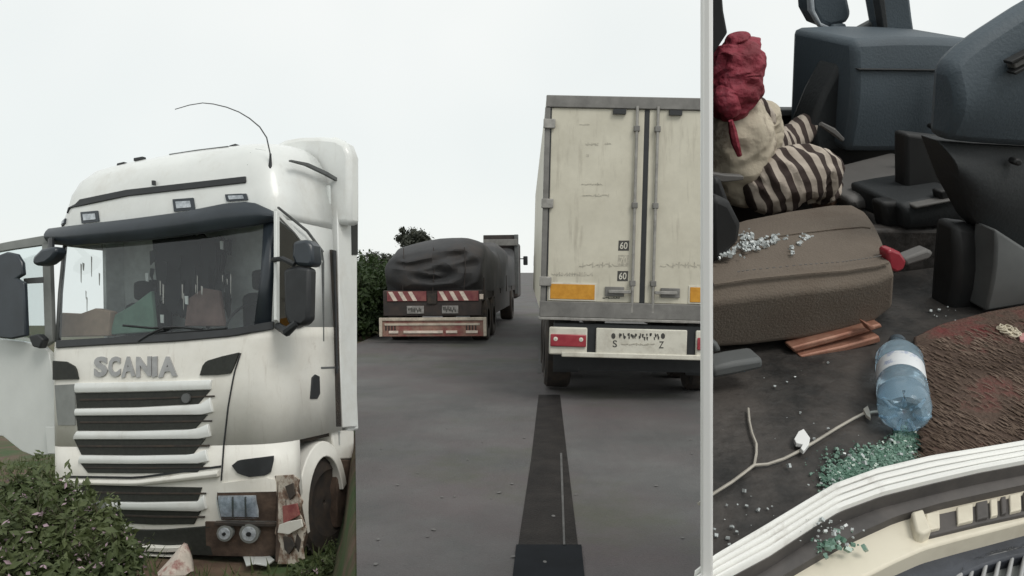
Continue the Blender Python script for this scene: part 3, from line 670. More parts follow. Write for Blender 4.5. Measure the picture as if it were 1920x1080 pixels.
# ================================================================ BOX TRAILER (centre right)
yaw = -math.atan(28 / FPX); rl = R(1.4)
def roadframe(o, yaw, roll=0):
    X = Vector((math.cos(yaw), math.sin(yaw), 0)); Y = Vector((-math.sin(yaw), math.cos(yaw), 0)); Z = Vector((0, 0, 1))
    return Frame(o, X * math.cos(roll) - Z * math.sin(roll), Y, Z * math.cos(roll) + X * math.sin(roll))
TD = 10.1
TF = roadframe(Vector(((1199 - 960) / FPX * TD, TD, 0)), yaw, rl)
tl_ = thing('box_trailer', TF.o, 'tall white box trailer seen from behind on the road', 'trailer')
M['tr_white'] = add_layer(add_layer(mat('trailer_white', (.60, .57, .47), .5, .06, 1.2), (.42, .39, .31), 1.3, .4, .75, .7), (.27, .235, .18), 5, .56, .75, .65, stretch=(1.4, 1, .16))
M['tr_grey'] = mat('trailer_frame_grey', (.17, .165, .155), .6, .2, 5)
M['rod'] = mat('galvanised_rod', (.3, .29, .27), .5, .2, 10, metal=.3)
M['bump_white'] = add_layer(mat('bumper_white', (.62, .6, .52), .5, .08, 3), (.3, .26, .2), 4, .5, .75, .6)
HW = 1.27
MB().box(TF, (-HW, .05, 1.1), (HW, 13.2, 3.84)).build('box_body', M['tr_white'], tl_, bevel=.02)
def tp(y=0.0): return TF.plane(1, y)
def TR(name, m, pts, y=0.0, off=0, th=.05, bevel=.004, parent=None): return MB().poly(tp(y), pts, off, th).build(name, m, parent or tl_, bevel=bevel)
loc = lambda px, py, y=0.0: TF.l(TF.hit(px, py, 1, y))
# doors (left and right leaves)
zl = loc(1100, 203).z; zb = loc(1100, 566).z
sx = 0.0
dl = MB().box(TF, (-HW + .07, 0, zb), (sx - .03, .05, zl)).build('rear_door', M['tr_white'], tl_, bevel=.01)
dr = MB().box(TF, (sx + .03, 0, zb), (HW - .07, .05, zl)).build('rear_door', M['tr_white'], tl_, bevel=.01)
MB().box(TF, (sx - .03, .0, zb), (sx + .03, .06, zl)).build('door_gasket', M['black'], tl_)
MB().box(TF, (-HW, -.03, zl), (HW, .05, 3.86)).build('top_beam', M['tr_grey'], tl_, bevel=.01)
MB().box(TF, (-HW - .012, -.02, zb - .05), (-HW + .055, .05, zl)).build('corner_post', M['tr_grey'], tl_, bevel=.006)
MB().box(TF, (HW - .055, -.02, zb - .05), (HW + .012, .05, zl)).build('corner_post', M['tr_grey'], tl_, bevel=.006)
MB().box(TF, (-HW + .055, -.0, zb), (-HW + .072, .05, zl)).build('post_gasket', M['black'], tl_)
MB().box(TF, (-HW - .02, -.06, zb - .2), (HW + .02, .05, zb)).build('rear_sill', M['tr_grey'], tl_, bevel=.01)
MB().box(TF, (-HW - .03, -.07, zb - .235), (HW + .03, .05, zb - .2)).build('sill_edge', M['rod'], tl_, bevel=.006)
for z in (3.5, 2.5, 1.52):
    h = MB().box(TF, (-HW - .03, -.05, z - .06), (-HW + .12, -.018, z + .06)).build('hinge', M['rod'], tl_, bevel=.01)
    h = MB().box(TF, (HW - .12, -.05, z - .06), (HW + .03, -.018, z + .06)).build('hinge', M['rod'], tl_, bevel=.01)
for x, d in ((-.13, dl), (.13, dr)):
    rod = MB().tube([TF.w(x, -.045, zb - .12), TF.w(x, -.045, zl + .03)], .02, 10).build('lock_rod', M['rod'], tl_)
    for z in (zb + .25, 2.5, zl - .25): MB().box(TF, (x - .035, -.07, z - .035), (x + .035, 0, z + .035)).build('bracket', M['tr_grey'], rod, bevel=.006)
    s = 1 if x > 0 else -1
    MB().box(TF, (min(x + s * .02, x + s * .30), -.08, zb + .12), (max(x + s * .02, x + s * .30), -.05, zb + .16)).build('lock_handle', M['rod'], rod, bevel=.006)
    MB().box(TF, (min(x + s * .1, x + s * .34), -.03, zb + .08), (max(x + s * .1, x + s * .34), 0, zb + .2)).build('handle_plate', M['tr_grey'], rod, bevel=.006)
    MB().box(TF, (x + s * .14, -.05, zl - .07), (x + s * .30, 0, zl - .01)).build('door_stop', M['black'], rod) if s > 0 else MB().box(TF, (x - .30, -.05, zl - .07), (x - .14, 0, zl - .01)).build('door_stop', M['black'], rod)
for x0, x1 in ((-1.16, -.60), (.60, 1.16)):
    z0, z1 = loc(1075, 561).z, loc(1075, 533).z
    MB().box(TF, (x0 - .02, -.012, z0 - .02), (x1 + .02, 0, z1 + .02)).build('board_border', M['bump_white'], tl_, bevel=.003)
    MB().box(TF, (x0, -.02, z0), (x1, -.012, z1)).build('reflective_board', M['amber'], tl_, bevel=.003)
# speed stickers and worn lettering (flat print)
M['ink'] = mat('black_print', (.06, .058, .052), .7, .2, 20); M['faded'] = mat('faded_print', (.43, .405, .335), .7, .3, 20)
st1 = TR('speed_sticker', M['ink'], [(1160, 451), (1180, 451), (1179, 470), (1159, 470)], 0, .003, .002, 0)
text_on(tp(), "60", [(1163, 454), (1177, 454), (1176, 467), (1162, 467)], .006, .002, .01).build('digits', M['bump_white'], st1, smooth=False)
st2 = TR('speed_sticker', M['faded'], [(1159, 478), (1179, 478), (1178, 499), (1158, 499)], 0, .003, .002, 0)
text_on(tp(), "70", [(1162, 481), (1176, 481), (1175, 496), (1161, 496)], .006, .002, .01).build('digits', M['tr_white'], st2, smooth=False)
st3 = TR('speed_sticker', M['ink'], [(1158, 508), (1178, 508), (1177, 527), (1157, 527)], 0, .003, .002, 0)
text_on(tp(), "60", [(1161, 511), (1175, 511), (1174, 524), (1160, 524)], .006, .002, .01).build('digits', M['bump_white'], st3, smooth=False)
def scribble(px0, px1, py, h, n, m, seed, name='worn_lettering', parent=None, fr=None, th=1.6):
    r = random.Random(seed); b = MB(); f = fr or tp(); x = px0
    step = (px1 - px0) / n
    for i in range(n):
        a = (x, py + r.uniform(-h, h) * .5); c = (x + step * .9, py + r.uniform(-h, h) * .5); b.poly(f, [a, c, (c[0], c[1] + th), (a[0], a[1] + th)], .004, .002); x += step
        if r.random() < .5: b.poly(f, [(x, py - h * r.uniform(.2, 1.1)), (x + th, py - h * .9), (x + th, py + h * .9), (x, py + h)], .0045, .002)
    return b.build(name, m, parent or tl_, smooth=False)
scribble(1034, 1110, 514, 4, 16, M['faded'], 1); scribble(1086, 1166, 496, 6, 13, M['faded'], 2); scribble(1238, 1330, 497, 6, 16, M['faded'], 5)
scribble(1086, 1106, 233, 1.5, 4, M['faded'], 7); scribble(1098, 1120, 270, 3, 6, M['faded'], 8); scribble(1134, 1146, 269, 2, 3, M['faded'], 9); scribble(1090, 1130, 345, 3, 8, M['faded'], 10); scribble(1092, 1140, 366, 3, 8, M['faded'], 11)
P = [(1099, 289), (1104, 289), (1104, 294), (1099, 294)]; TR('worn_spot', M['faded'], P, 0, .003, .002, 0)
scribble(1130, 1160, 558, 2, 6, M['ink'], 12)
# underside bar with lamps and plate panel
bar = MB().box(TF, (-1.1, -.02, .62), (1.1, .18, 1.0)).build('underrun_bar', M['black'], tl_, bevel=.01)
def lampset(s):
    xs_ = sorted((s * 1.16, s * .68)); lb_ = MB().box(TF, (xs_[0], -.06, .60), (xs_[1], -.02, .95)).build('lamp_board', M['bump_white'], tl_, bevel=.02)
    ll = MB().box(TF, (xs_[0] + .015, -.09, .705), (xs_[1] - .015, -.06, .86)).build('tail_lamp', M['red_lens'], tl_, bevel=.012)
    for x in (xs_[0] + .08, xs_[1] - .08): MB().lathe(TF.w(x, -.085, .80), -TF.ax[1], [(0, .03), (.012, .025), (.016, .005)], 12).build('lamp_bulb', M['bump_white'], ll)
lampset(-1); lampset(1)
pp = MB().box(TF, (-.57, -.07, .60), (.57, -.02, .95)).build('plate_panel', M['bump_white'], tl_, bevel=.012)
MB().box(TF, (-1.0, -.085, .575), (.95, -.03, .64)).build('bumper_rail', M['bump_white'], tl_, bevel=.012)
r_ = random.Random(4); pb = MB()
pmap = tp(-.07)
for i in range(11):
    x = 1160 + i * 7.2
    for k in range(3):
        x0 = x + r_.uniform(0, 4); y0 = 624 + r_.uniform(0, 8); pb.poly(pmap, [(x0, y0), (x0 + r_.uniform(1.5, 4), y0), (x0 + 2.5, y0 + r_.uniform(3, 8)), (x0 + .5, y0 + 5)], .003, .002)
for x in (1150, 1243): pb.poly(pmap, circ(x, 630, 4, 5.5, 10), .003, .002)
pb.build('plate_characters', M['ink'], pp, smooth=False)
text_on(pmap, "S", [(1149, 638), (1157, 638), (1157, 651), (1149, 651)], .003, .002, .01).build('letter', M['ink'], pp, smooth=False)
text_on(pmap, "Z", [(1236, 640), (1245, 640), (1244, 653), (1235, 653)], .003, .002, .01).build('letter', M['ink'], pp, smooth=False)
scribble(1165, 1228, 645, 2.5, 9, M['faded'], 21, 'plate_scuffs', pp, pmap)
# running gear
for y in (1.3, 2.6, 3.9):
    for s in (-1, 1):
        w = MB().lathe(TF.w(s * 1.0 - .18, y, .5), TF.ax[0], [(0, .28), (0, .46), (.04, .5), (.32, .5), (.36, .46), (.36, .28)], 28).build('wheel', M['rubber'], tl_)
        MB().lathe(TF.w(s * 1.0 - .1, y, .5), TF.ax[0], [(0, .02), (.02, .1), (.1, .28), (.2, .28), (.26, .1), (.28, .02)], 20).build('rim', M['grey'], w)
    MB().tube([TF.w(-1, y, .5), TF.w(1, y, .5)], .07, 10).build('axle', M['rubber'], tl_)
for s in (-.5, .5): MB().box(TF, (s - .06, .2, .86), (s + .06, 12, 1.09)).build('chassis_beam', M['rubber'], tl_)
for s in (-1.05, .75): MB().box(TF, (s - .02, .75, .28), (s + .32, .78, .98)).build('mud_flap', M['black'], tl_)
MB().box(TF, (-1.08, .55, .34), (1.08, .58, .8)).build('underside_shade_sheet', M['black'], tl_)  # black sheet added to stand in for the shade beneath the trailer
# tractor that pulls it, seen as a mirror beyond the box edge
trk = MB().box(TF, (-.95, 13.6, .6), (1.0, 15.4, 3.3)).build('tractor_cab', M['tr_white'], tl_, bevel=.1)
MB().box(TF, (-1.26, 14.9, 1.76), (-1.10, 15.05, 2.12)).build('tractor_mirror', M['black'], tl_, bevel=.03)
MB().tube([TF.w(-1.18, 15, 2.08), TF.w(-.93, 15, 2.15)], .03, 6).build('mirror_arm', M['black'], tl_)

# ================================================================ TARPAULIN LORRY (centre left)
KD = 18.5
KF = roadframe(Vector(((814 - 960) / FPX * KD, KD, 0)), -R(4.4), R(-.6))
kl = thing('tarpaulin_lorry', KF.o, 'dark lorry with bulging tarpaulin load and striped rear boards', 'lorry')
M['tarp'] = add_layer(mat('dark_tarpaulin', (.032, .032, .034), .7, .25, 1.5, bump=.6, bscale=2.5), (.06, .045, .037), 1.2, .5, .7, .6)
M['kdark'] = mat('dark_lorry_frame', (.022, .02, .02), .7, .3, 4, col2=(.05, .035, .03))
M['kred'] = mat('dull_red_board', (.17, .035, .045), .6, .3, 6, col2=(.26, .09, .08)); M['kwhite'] = mat('dull_white_stripe', (.68, .58, .5), .6, .2, 6)
M['ktan'] = add_layer(mat('rusty_tan_board', (.22, .13, .10), .7, .3, 5, col2=(.34, .2, .15)), (.22, .05, .05), 3, .45, .6, .8); M['kplate'] = mat('dirty_plate', (.26, .25, .24), .7, .3, 9)
M['kframe'] = mat('pale_bumper_frame', (.5, .44, .36), .6, .25, 5)
MB().box(KF, (-1.12, 0, .95), (1.12, 12, 1.2)).build('load_bed', M['kdark'], kl, bevel=.02)
# tarpaulin
tb = MB(); NY, NA = 26, 20; rr = random.Random(2)
ph = [rr.uniform(0, 6) for _ in range(6)]
for j in range(NY + 1):
    y = -.02 + 10.6 * (j / NY); bulge = min(1, (j + .6) / 2.2) ** .5
    for i in range(NA + 1):
        a = math.pi * i / NA
        top_ = 2.33 + .12 * math.sin(y * 1.3 + ph[0]) + .05 * math.sin(y * 3.1 + ph[1])
        ex = .30
        cx = math.copysign(abs(math.cos(a)) ** ex, math.cos(a)); sz = max(0, math.sin(a)) ** .36
        x = -cx * (1.16 + .05 * math.sin(y * 2 + a * 5 + ph[2])) * (.93 + .07 * bulge)
        z = 1.15 + (top_ - 1.15) * sz * (.86 + .14 * bulge) + .06 * math.sin(x * 3.2 + y * .9 + ph[3]) * sz + .10 * sz * (x / 1.2 if x < .5 else .4)
        tb.v.append(KF.w(x, y, z))
for j in range(NY):
    for i in range(NA): k = j * (NA + 1) + i; tb.f.append([k, k + 1, k + NA + 2, k + NA + 1])
# rear face of the tarpaulin: sagging, creased cloth
cen = KF.w(0, -.05, 1.62); prev = list(range(NA + 1)); ring0 = [tb.v[i].copy() for i in range(NA + 1)]
for t in (.93, .84, .74, .63, .52, .41, .3, .19, .08):
    cur = []
    for p in ring0:
        q = cen.lerp(p, t); l = KF.l(q); cur.append(len(tb.v))
        tb.v.append(q - KF.ax[1] * (.05 * (1 - t * t) + .16 * (1 - abs(noise.noise(Vector((l.x * 1.3 + l.z * .6, 3.1, l.z * 3.4 - l.x * .5)))) * 2.4) * min(1, (1 - t) * 5) + .05 * noise.noise(Vector((l.x * 4, 0, l.z * 5)))))
    for i in range(NA): tb.f.append([prev[i], prev[i + 1], cur[i + 1], cur[i]])
    tb.f.append([prev[NA], prev[0], cur[0], cur[NA]]); prev = cur
tb.f.append(prev[::-1])
for i, v in enumerate(tb.v[:(NY + 1) * (NA + 1)]):
    l = KF.l(v); tb.v[i] = v + KF.ax[2] * .07 * noise.noise(Vector((l.x * 1.5, l.y * .9, 2))) * min(1, max(0, l.z - 1.2) * 3) + KF.ax[0] * .05 * noise.noise(Vector((l.z * 2, l.y * 1.3, 7)))
tb.build('tarpaulin', M['tarp'], kl, sub=1)
for x in (-.7, 0, .72): MB().tube([KF.w(x, -.12, 1.2), KF.w(x + .05, -.17, 1.7), KF.w(x + .02, -.06, 2.2)], .010, 5).build('rope', M['kdark'], kl)
# tall headboard and second load frame
MB().box(KF, (-.05, 10.8, 1.0), (1.2, 11.0, 2.95)).build('headboard', M['kdark'], kl, bevel=.02)
MB().box(KF, (.0, 10.5, 2.55), (1.22, 10.62, 2.78)).build('headboard_beam', M['tr_grey'], kl, bevel=.01)
MB().box(KF, (1.1, 10.6, .8), (1.24, 10.8, 2.95)).build('headboard_post', M['midgrey'], kl, bevel=.01)
MB().box(KF, (-1.15, 11.4, .6), (1.15, 13.2, 2.7)).build('cab', M['kdark'], kl, bevel=.1)
MB().box(KF, (1.28, 12.8, 1.85), (1.45, 12.95, 2.2)).build('mirror', M['black'], kl, bevel=.03); MB().tube([KF.w(1.14, 12.9, 2.1), KF.w(1.36, 12.9, 2.1)], .02, 6).build('mirror_arm', M['black'], kl)
# rear structure
MB().box(KF, (-1.18, -.05, .62), (1.12, .1, 1.22)).build('rear_panel', M['kdark'], kl, bevel=.02)
for x0, x1, s in ((-1.08, -.16, 1), (.1, 1.05, -1)):
    bd = MB().box(KF, (x0, -.075, .97), (x1, -.05, 1.2)).build('chevron_board', M['kred'], kl, bevel=.004)
    n_ = 4
    for i in range(n_):
        xa = x0 + (x1 - x0) * (i + .12) / n_; w_ = .1; sh = .12
        q = [(xa, 1.19), (xa + w_, 1.19), (xa + w_ + sh, .98), (xa + sh, .98)]
        if xa + w_ + sh > x1: continue
        b = MB(); b.hexa([KF.w(x, -.079, z) for x, z in q] + [KF.w(x, -.073, z) for x, z in q]); b.build('stripe', M['kwhite'], bd, smooth=False)
MB().box(KF, (-.14, -.09, .9), (.08, -.05, 1.14)).build('hitch_box', M['rubber'], kl, bevel=.01)
for x0, x1 in ((-.62, -.22), (.2, .58)):
    pl_ = MB().box(KF, (x0, -.07, .68), (x1, -.05, .86)).build('plate', M['kplate'], kl, bevel=.004)
    r2 = random.Random(int(x0 * 100)); qb = MB()
    for i in range(9):
        xx = x0 + .03 + (x1 - x0 - .08) * i / 9; zz_ = .7 + r2.random() * .06; qb.box(KF, (xx, -.074, zz_), (xx + .025, -.069, zz_ + r2.uniform(.04, .1)))
    qb.build('plate_characters', M['ink'], pl_, smooth=False)
MB().box(KF, (1.07, -.06, 1.0), (1.16, .0, 1.12)).build('side_lamp', M['kwhite'], kl, bevel=.01)
# rear underrun frame
fz0, fz1 = .17, .60
for a, c in (((-1.22, -.3, fz0), (-1.15, -.22, fz1)), ((1.18, -.3, fz0), (1.25, -.22, fz1)), ((-1.15, -.29, fz1 - .07), (1.18, -.23, fz1))): MB().box(KF, a, c).build('underrun_frame', M['kframe'], kl, bevel=.008)
MB().box(KF, (-1.15, -.26, fz0), (1.18, -.23, fz1 - .07)).build('underrun_board', M['ktan'], kl, bevel=.004)
for a, c in ((-1.0, -.78), (-.66, .25), (.32, .58), (.78, 1.05)): MB().box(KF, (a, -.285, .24), (c, -.26, .30)).build('reflector', M['kwhite'], kl, bevel=.006)
MB().box(KF, (-1.1, -.275, .42), (1.1, -.26, .47)).build('frame_rib', M['kframe'], kl, bevel=.004)
for i in range(8):
    x = (-1.08 + .07 * i) if i < 4 else (.78 + .07 * (i - 4)); MB().box(KF, (x, -.28, .31), (x + .025, -.26, .42)).build('frame_bracket', M['kdark'], kl)
for y in (.9, 2.2, 8.6):
    for s in (-1, 1):
        w = MB().lathe(KF.w(s * .98 - .2, y, .5), KF.ax[0], [(0, .25), (0, .46), (.04, .5), (.36, .5), (.4, .46), (.4, .25)], 26).build('wheel', M['rubber'], kl)
        MB().lathe(KF.w(s * .98 - .12, y, .5), KF.ax[0], [(0, .02), (.02, .2), (.12, .25), (.24, .2), (.26, .02)], 18).build('rim', M['midgrey'], w)
for i in range(5): MB().box(KF, (1.08, .4 + i * 2.1, 1.0), (1.14, .5 + i * 2.1, 1.5)).build('bed_post', M['kdark'], kl, bevel=.01)
MB().box(KF, (1.05, 3.0, .5), (1.12, 8, 1.0)).build('side_guard', M['kdark'], kl, bevel=.01)
# ================================================================ OPEN CAB (right): seen through its door opening, leaning towards the road
TILT = R(24.7); PSI = R(16)
cU = UP * math.cos(TILT) - FW * math.sin(TILT); cG = UP * math.sin(TILT) + FW * math.cos(TILT)
cF = RT * math.cos(PSI) + cG * math.sin(PSI); cL = -RT * math.sin(PSI) + cG * math.cos(PSI)
CF = Frame(at(1735, 890, 1.28), cF, cL, cU)     # x towards the vehicle's nose, y inwards, z up; floor at z=0
cab = thing('open_cab', CF.w(.1, .5, -.5), 'open vehicle cab with brown seat, grey dashboard and pale sill, seen through its door opening', 'vehicle cab')
M['c_floor'] = add_layer(add_layer(mat('dark_cab_floor', (.022, .021, .02), .6, .3, 8, bump=.25, bscale=40), (.11, .095, .085), 3, .38, .62, .8), (.2, .18, .16), 60, .66, .75, .6)
M['c_dash'] = mat('blue_grey_dashboard', (.058, .077, .093), .62, .10, 3, bump=.12, bscale=160)
M['c_dash_low'] = mat('dark_dashboard_plastic', (.021, .024, .026), .65, .15, 4, bump=.1, bscale=120)
M['c_black'] = mat('black_cab_plastic', (.012, .0125, .013), .6, .3, 6)
M['c_seat'] = add_layer(mat('brown_seat_cloth', (.15, .122, .097), .92, .1, 3, bump=.25, bscale=220), (.10, .07, .05), 4, .5, .75, .6)
M['c_console'] = mat('console_grey_plastic', (.13, .125, .12), .6, .12, 5)
M['c_tread'] = add_layer(mat('aluminium_tread', (.83, .83, .80), .4, .04, 8), (.35, .31, .27), 12, .55, .75, .6)
M['c_cream'] = add_layer(mat('cream_step_panel', (.70, .65, .53), .5, .05, 3), (.4, .34, .26), 4, .55, .8, .6)
M['c_seal'] = mat('door_seal_rubber', (.05, .047, .046), .7, .3, 8, col2=(.10, .09, .085))
M['c_slate'] = mat('slate_step_plastic', (.045, .05, .062), .55, .25, 6, bump=.2, bscale=40)
M['c_white'] = mat('cab_white_paint', (.84, .84, .83), .4, .03, 2)
M['c_rail'] = mat('rusty_seat_rail', (.26, .10, .065), .55, .3, 12, col2=(.42, .24, .17), metal=.3)
def CP(i, v): return CF.plane(i, v)
def C1(name, m, pts, i, v, off=0, th=.04, bevel=.005, parent=None, **k): return MB().poly(CP(i, v), pts, off, th).build(name, m, parent or cab, bevel=bevel, **k)
# floor pan and outer shell
MB().poly(CP(2, -.004), [(1324, 1120), (1400, 1050), (1560, 945), (1740, 885), (1960, 850), (2600, 740), (2600, 230), (1324, 230)], 0, .05).build('floor', M['c_floor'], cab)
w0 = [at(1318, 1100, 1.08), at(1330, 1100, 1.08), at(1330, 230, 3.2), at(1318, 230, 3.2)]; w1 = [at(1318, -60, .80), at(1330, -60, .80), at(1330, -60, 2.9), at(1318, -60, 2.9)]
MB().hexa(w0 + w1).build('rear_wall', M['c_black'], cab)
# white door post at the rear edge of the opening
pA = [at(1313, 1120, 1.06), at(1337, 1120, 1.06), at(1337, -60, .76), at(1313, -60, .76)]
inn_ = [at(1317, 1120, 1.13), at(1333, 1120, 1.13), at(1333, -60, .83), at(1317, -60, .83)]
MB().hexa([pA[0], pA[1], inn_[1], inn_[0], pA[3], pA[2], inn_[2], inn_[3]]).build('door_post', M['c_white'], cab, bevel=.004)
C1('post_trim', M['c_black'], [(1334, -60), (1352, -60), (1358, 20), (1366, 62), (1334, 110)], 1, .55, 0, .02)
# rear trim panel and far side
C1('rear_trim', M['c_black'], [(1334, 340), (1352, 330), (1385, 420), (1364, 510), (1334, 530)], 1, .62, 0, .03, .02)
C1('far_door', M['c_black'], [(1326, 216), (2300, 216), (2300, 330), (1326, 330)], 1, 1.42, 0, .05, .01)
C1('far_window_ledge', M['midgrey'], [(1430, 203), (1550, 204), (1550, 216), (1430, 216)], 1, 1.36, .02, .05)
C1('far_window_seal', M['c_black'], [(1425, 214), (1560, 214), (1560, 300), (1425, 300)], 1, 1.36, .0, .05)
# far pillar, mirror with bracket, quarter bar
C1('far_pillar', M['c_dash'], [(1636, -40), (1704, -40), (1712, 30), (1719, 78), (1655, 78), (1650, 40)], 1, 1.32, 0, .06, .012)
C1('pillar_edge', M['c_dash_low'], [(1636, -40), (1650, -40), (1664, 78), (1655, 78)], 1, 1.32, .012, .03, .004)
mi = C1('door_mirror', M['c_dash'], [(1518, -40), (1522, 18), (1536, 44), (1556, 52), (1590, 44), (1598, 26), (1584, -40)], 1, 1.4, 0, .08, .02)
C1('mirror_glass', M['chrome'], [(1512, -40), (1516, 20), (1534, 50), (1556, 58), (1554, 50), (1536, 42), (1524, 18), (1520, -40)], 1, 1.4, .012, .02, .004, parent=mi)
C1('mirror_stem', M['c_dash'], [(1562, 46), (1588, 44), (1590, 62), (1612, 70), (1610, 80), (1560, 78)], 1, 1.39, 0, .05, .008)
C1('quarter_panel', M['c_dash_low'], [(1540, 84), (1560, 68), (1602, 72), (1604, 90), (1580, 130), (1556, 164), (1548, 160)], 1, 1.38, 0, .05, .01)
C1('quarter_bar', M['midgrey'], [(1603, 58), (1640, 38), (1655, 44), (1648, 52), (1606, 70)], 1, 1.36, 0, .03, .006)
MB().tube([CF.hit(x, y, 1, 1.27) for x, y in ((1612, 68), (1596, 96), (1575, 130), (1560, 160))], [.007, .007, .006, .005], 6).build('window_edge', M['c_console'], cab)
# far half of the dashboard
fd = MB().band(CP(1, 1.05), [(1600, 74), (1680, 70), (1760, 71), (1846, 76)], [(1585, 285), (1660, 286), (1740, 282), (1846, 270)], 0, .28, 10, 8, .02).build('dashboard', M['c_dash'], cab, bevel=.02)
C1('dash_lip', M['c_dash_low'], [(1600, 126), (1770, 128), (1770, 131), (1600, 129)], 1, 1.05, .024, .02, .002, parent=fd)
C1('dash_side', M['c_dash_low'], [(1602, 72), (1596, 150), (1588, 284), (1530, 290), (1520, 235), (1545, 175), (1575, 120)], 1, 1.10, 0, .1, .015)
C1('dash_edge', M['c_dash'], [(1592, 150), (1598, 150), (1590, 215), (1583, 215)], 1, 1.08, .01, .02, .003)
MB().tube([CF.hit(x, y, 1, 1.03) for x, y in ((1538, 232), (1562, 246), (1580, 262))], [.006, .009, .006], 6).build('stalk', M['c_console'], cab)
C1('dash_underside', M['c_black'], [(1500, 290), (1560, 270), (1780, 262), (1800, 420), (1700, 440), (1560, 420)], 1, 1.12, 0, .05, .01)
C1('dash_seam', M['c_black'], [(1776, 110), (1781, 110), (1778, 262), (1771, 262)], 1, .98, 0, .02, .002)
C1('dash_button', M['c_black'], circ(1738, 234, 6, 5, 10), 1, 1.03, .03, .02, .003)
# near half of the dashboard with air vent
nd = MB().band(CP(1, .46), [(1782, 128), (1810, 96), (1850, 66), (1930, 14), (2060, -60)], [(1772, 262), (1810, 268), (1860, 272), (1930, 276), (2060, 280)], 0, .05, 14, 8, .03).build('dashboard_end', M['c_dash'], cab, bevel=.03)
C1('vent_slot', M['c_black'], [(1856, 108), (1905, 82), (1990, 40), (1990, 47), (1905, 89), (1858, 114)], 1, .46, .05, .02, .002, parent=nd)
C1('vent_slot', M['c_black'], [(1862, 128), (1905, 106), (1990, 66), (1990, 72), (1905, 112), (1866, 133)], 1, .46, .05, .02, .002, parent=nd)
C1('vent_louvre', M['c_console'], [(1868, 114), (1905, 94), (1950, 72), (1950, 86), (1905, 106), (1870, 124)], 1, .46, .042, .02, .003, parent=nd)
nl = MB().band(CP(1, .47), [(1772, 268), (1850, 274), (2060, 284)], [(1800, 345), (1840, 420), (1890, 470), (2060, 520)], -.02, .05, 12, 8, .03).build('dash_lower', M['c_dash_low'], cab, bevel=.03)
C1('dash_knob', M['c_black'], circ(1896, 300, 8, 7, 12), 1, .47, .02, .02, .004)
C1('footwell_panel', M['c_black'], [(1700, 250), (1800, 262), (1880, 330), (2060, 420), (2060, 640), (1700, 640)], 1, .80, 0, .05, .01)
C1('tunnel_side', M['c_floor'], [(1610, 430), (1800, 430), (1860, 560), (1700, 620), (1600, 660)], 1, .70, 0, .05, .01)
kp = MB().band(CP(1, .44), [(1868, 430), (1930, 470), (2060, 520)], [(1848, 584), (1920, 572), (2060, 545)], 0, .06, 6, 5, .01).build('kick_panel', M['midgrey'], cab, bevel=.01)
MB().tube([CF.hit(x, y, 1, .52) for x, y in ((1846, 430), (1832, 470), (1806, 500), (1785, 535))], [.012, .016, .014, .01], 8).build('cable_cover', M['midgrey'], cab)
MB().band(CP(1, .50), [(1790, 420), (1830, 425), (1866, 440)], [(1775, 600), (1800, 610), (1850, 590)], 0, .06, 6, 5, .02).build('floor_tunnel', M['c_black'], cab, bevel=.015)
# console between the seats
MB().band(CP(1, .85), [(1588, 372), (1680, 348), (1778, 322)], [(1598, 398), (1700, 388), (1784, 358)], 0, .22, 8, 3, .01).build('console', M['c_console'], cab, bevel=.015)
cb_ = MB().band(CP(1, .70), [(1690, 384), (1740, 374), (1816, 362)], [(1696, 432), (1750, 428), (1826, 410)], 0, .2, 8, 3, .012).build('console_bin', M['c_dash_low'], cab, bevel=.012)
C1('bin_rim', M['console_x'] if 'console_x' in M else M['c_console'], [(1706, 382), (1816, 361), (1816, 366), (1706, 388)], 1, .70, .02, .03, .004, parent=cb_)
C1('bin_opening', M['c_black'], [(1745, 352), (1786, 346), (1790, 362), (1748, 370)], 1, .72, .03, .03, .006, parent=cb_)
C1('bin_end', M['c_black'], [(1655, 380), (1694, 378), (1698, 436), (1662, 430)], 1, .72, .0, .05, .012, parent=cb_)
MB().tube([CF.hit(x, y, 1, .95) for x, y in ((1695, 280), (1692, 310), (1694, 340))], .006, 6).build('lever', M['c_console'], cab)
C1('gear_knob', M['offwhite'], [(1732, 312), (1742, 302), (1750, 306), (1746, 318), (1736, 322)], 1, .9, 0, .02, .004)
# near seat: cushion, buckle, rails, backrest
def hit3(px, py, b_): return CF.hit(px, py, 1, b_)
sc = MB(); rows = []
NEAR = [(1334, 535), (1400, 525), (1500, 515), (1580, 509), (1640, 500), (1668, 492)]
LOW = [(1334, 650), (1400, 646), (1500, 634), (1580, 618), (1640, 600), (1672, 575)]
BACK_ = [(1340, 430), (1400, 412), (1480, 396), (1560, 384), (1596, 384), (1622, 398)]
MID1 = [(1334, 571), (1400, 562), (1500, 549), (1580, 541), (1645, 530), (1678, 515)]
def rs(pl, n):
    out = []
    for k in range(n + 1):
        t = k / n * (len(pl) - 1); i = min(int(t), len(pl) - 2); w = t - i
        out.append((pl[i][0] * (1 - w) + pl[i + 1][0] * w, pl[i][1] * (1 - w) + pl[i + 1][1] * w))
    return out
NS = 20
low = [hit3(x, y, .42) for x, y in rs(LOW, NS)]; m1 = [hit3(x, y, .39) for x, y in rs(MID1, NS)]; nr = [hit3(x, y, .41) for x, y in rs(NEAR, NS)]
bk = [hit3(x, y, .76) for x, y in rs(BACK_, NS)]
rows = [[p + cL * .02 + (p - CAM) * .1 for p in low], low, m1, nr]
for q in range(1, 6):
    t = q / 6; rows.append([a.lerp(b_, t) + cU * .012 * math.sin(math.pi * t) for a, b_ in zip(nr, bk)])
rows += [bk, [p + (p - CAM) * .02 - cU * .03 for p in bk], [p + (p - CAM) * .05 - cU * .12 for p in bk]]
for r0 in rows: sc.v += r0
for j in range(len(rows) - 1):
    for i in range(NS): k = j * (NS + 1) + i; sc.f.append([k, k + 1, k + NS + 2, k + NS + 1])
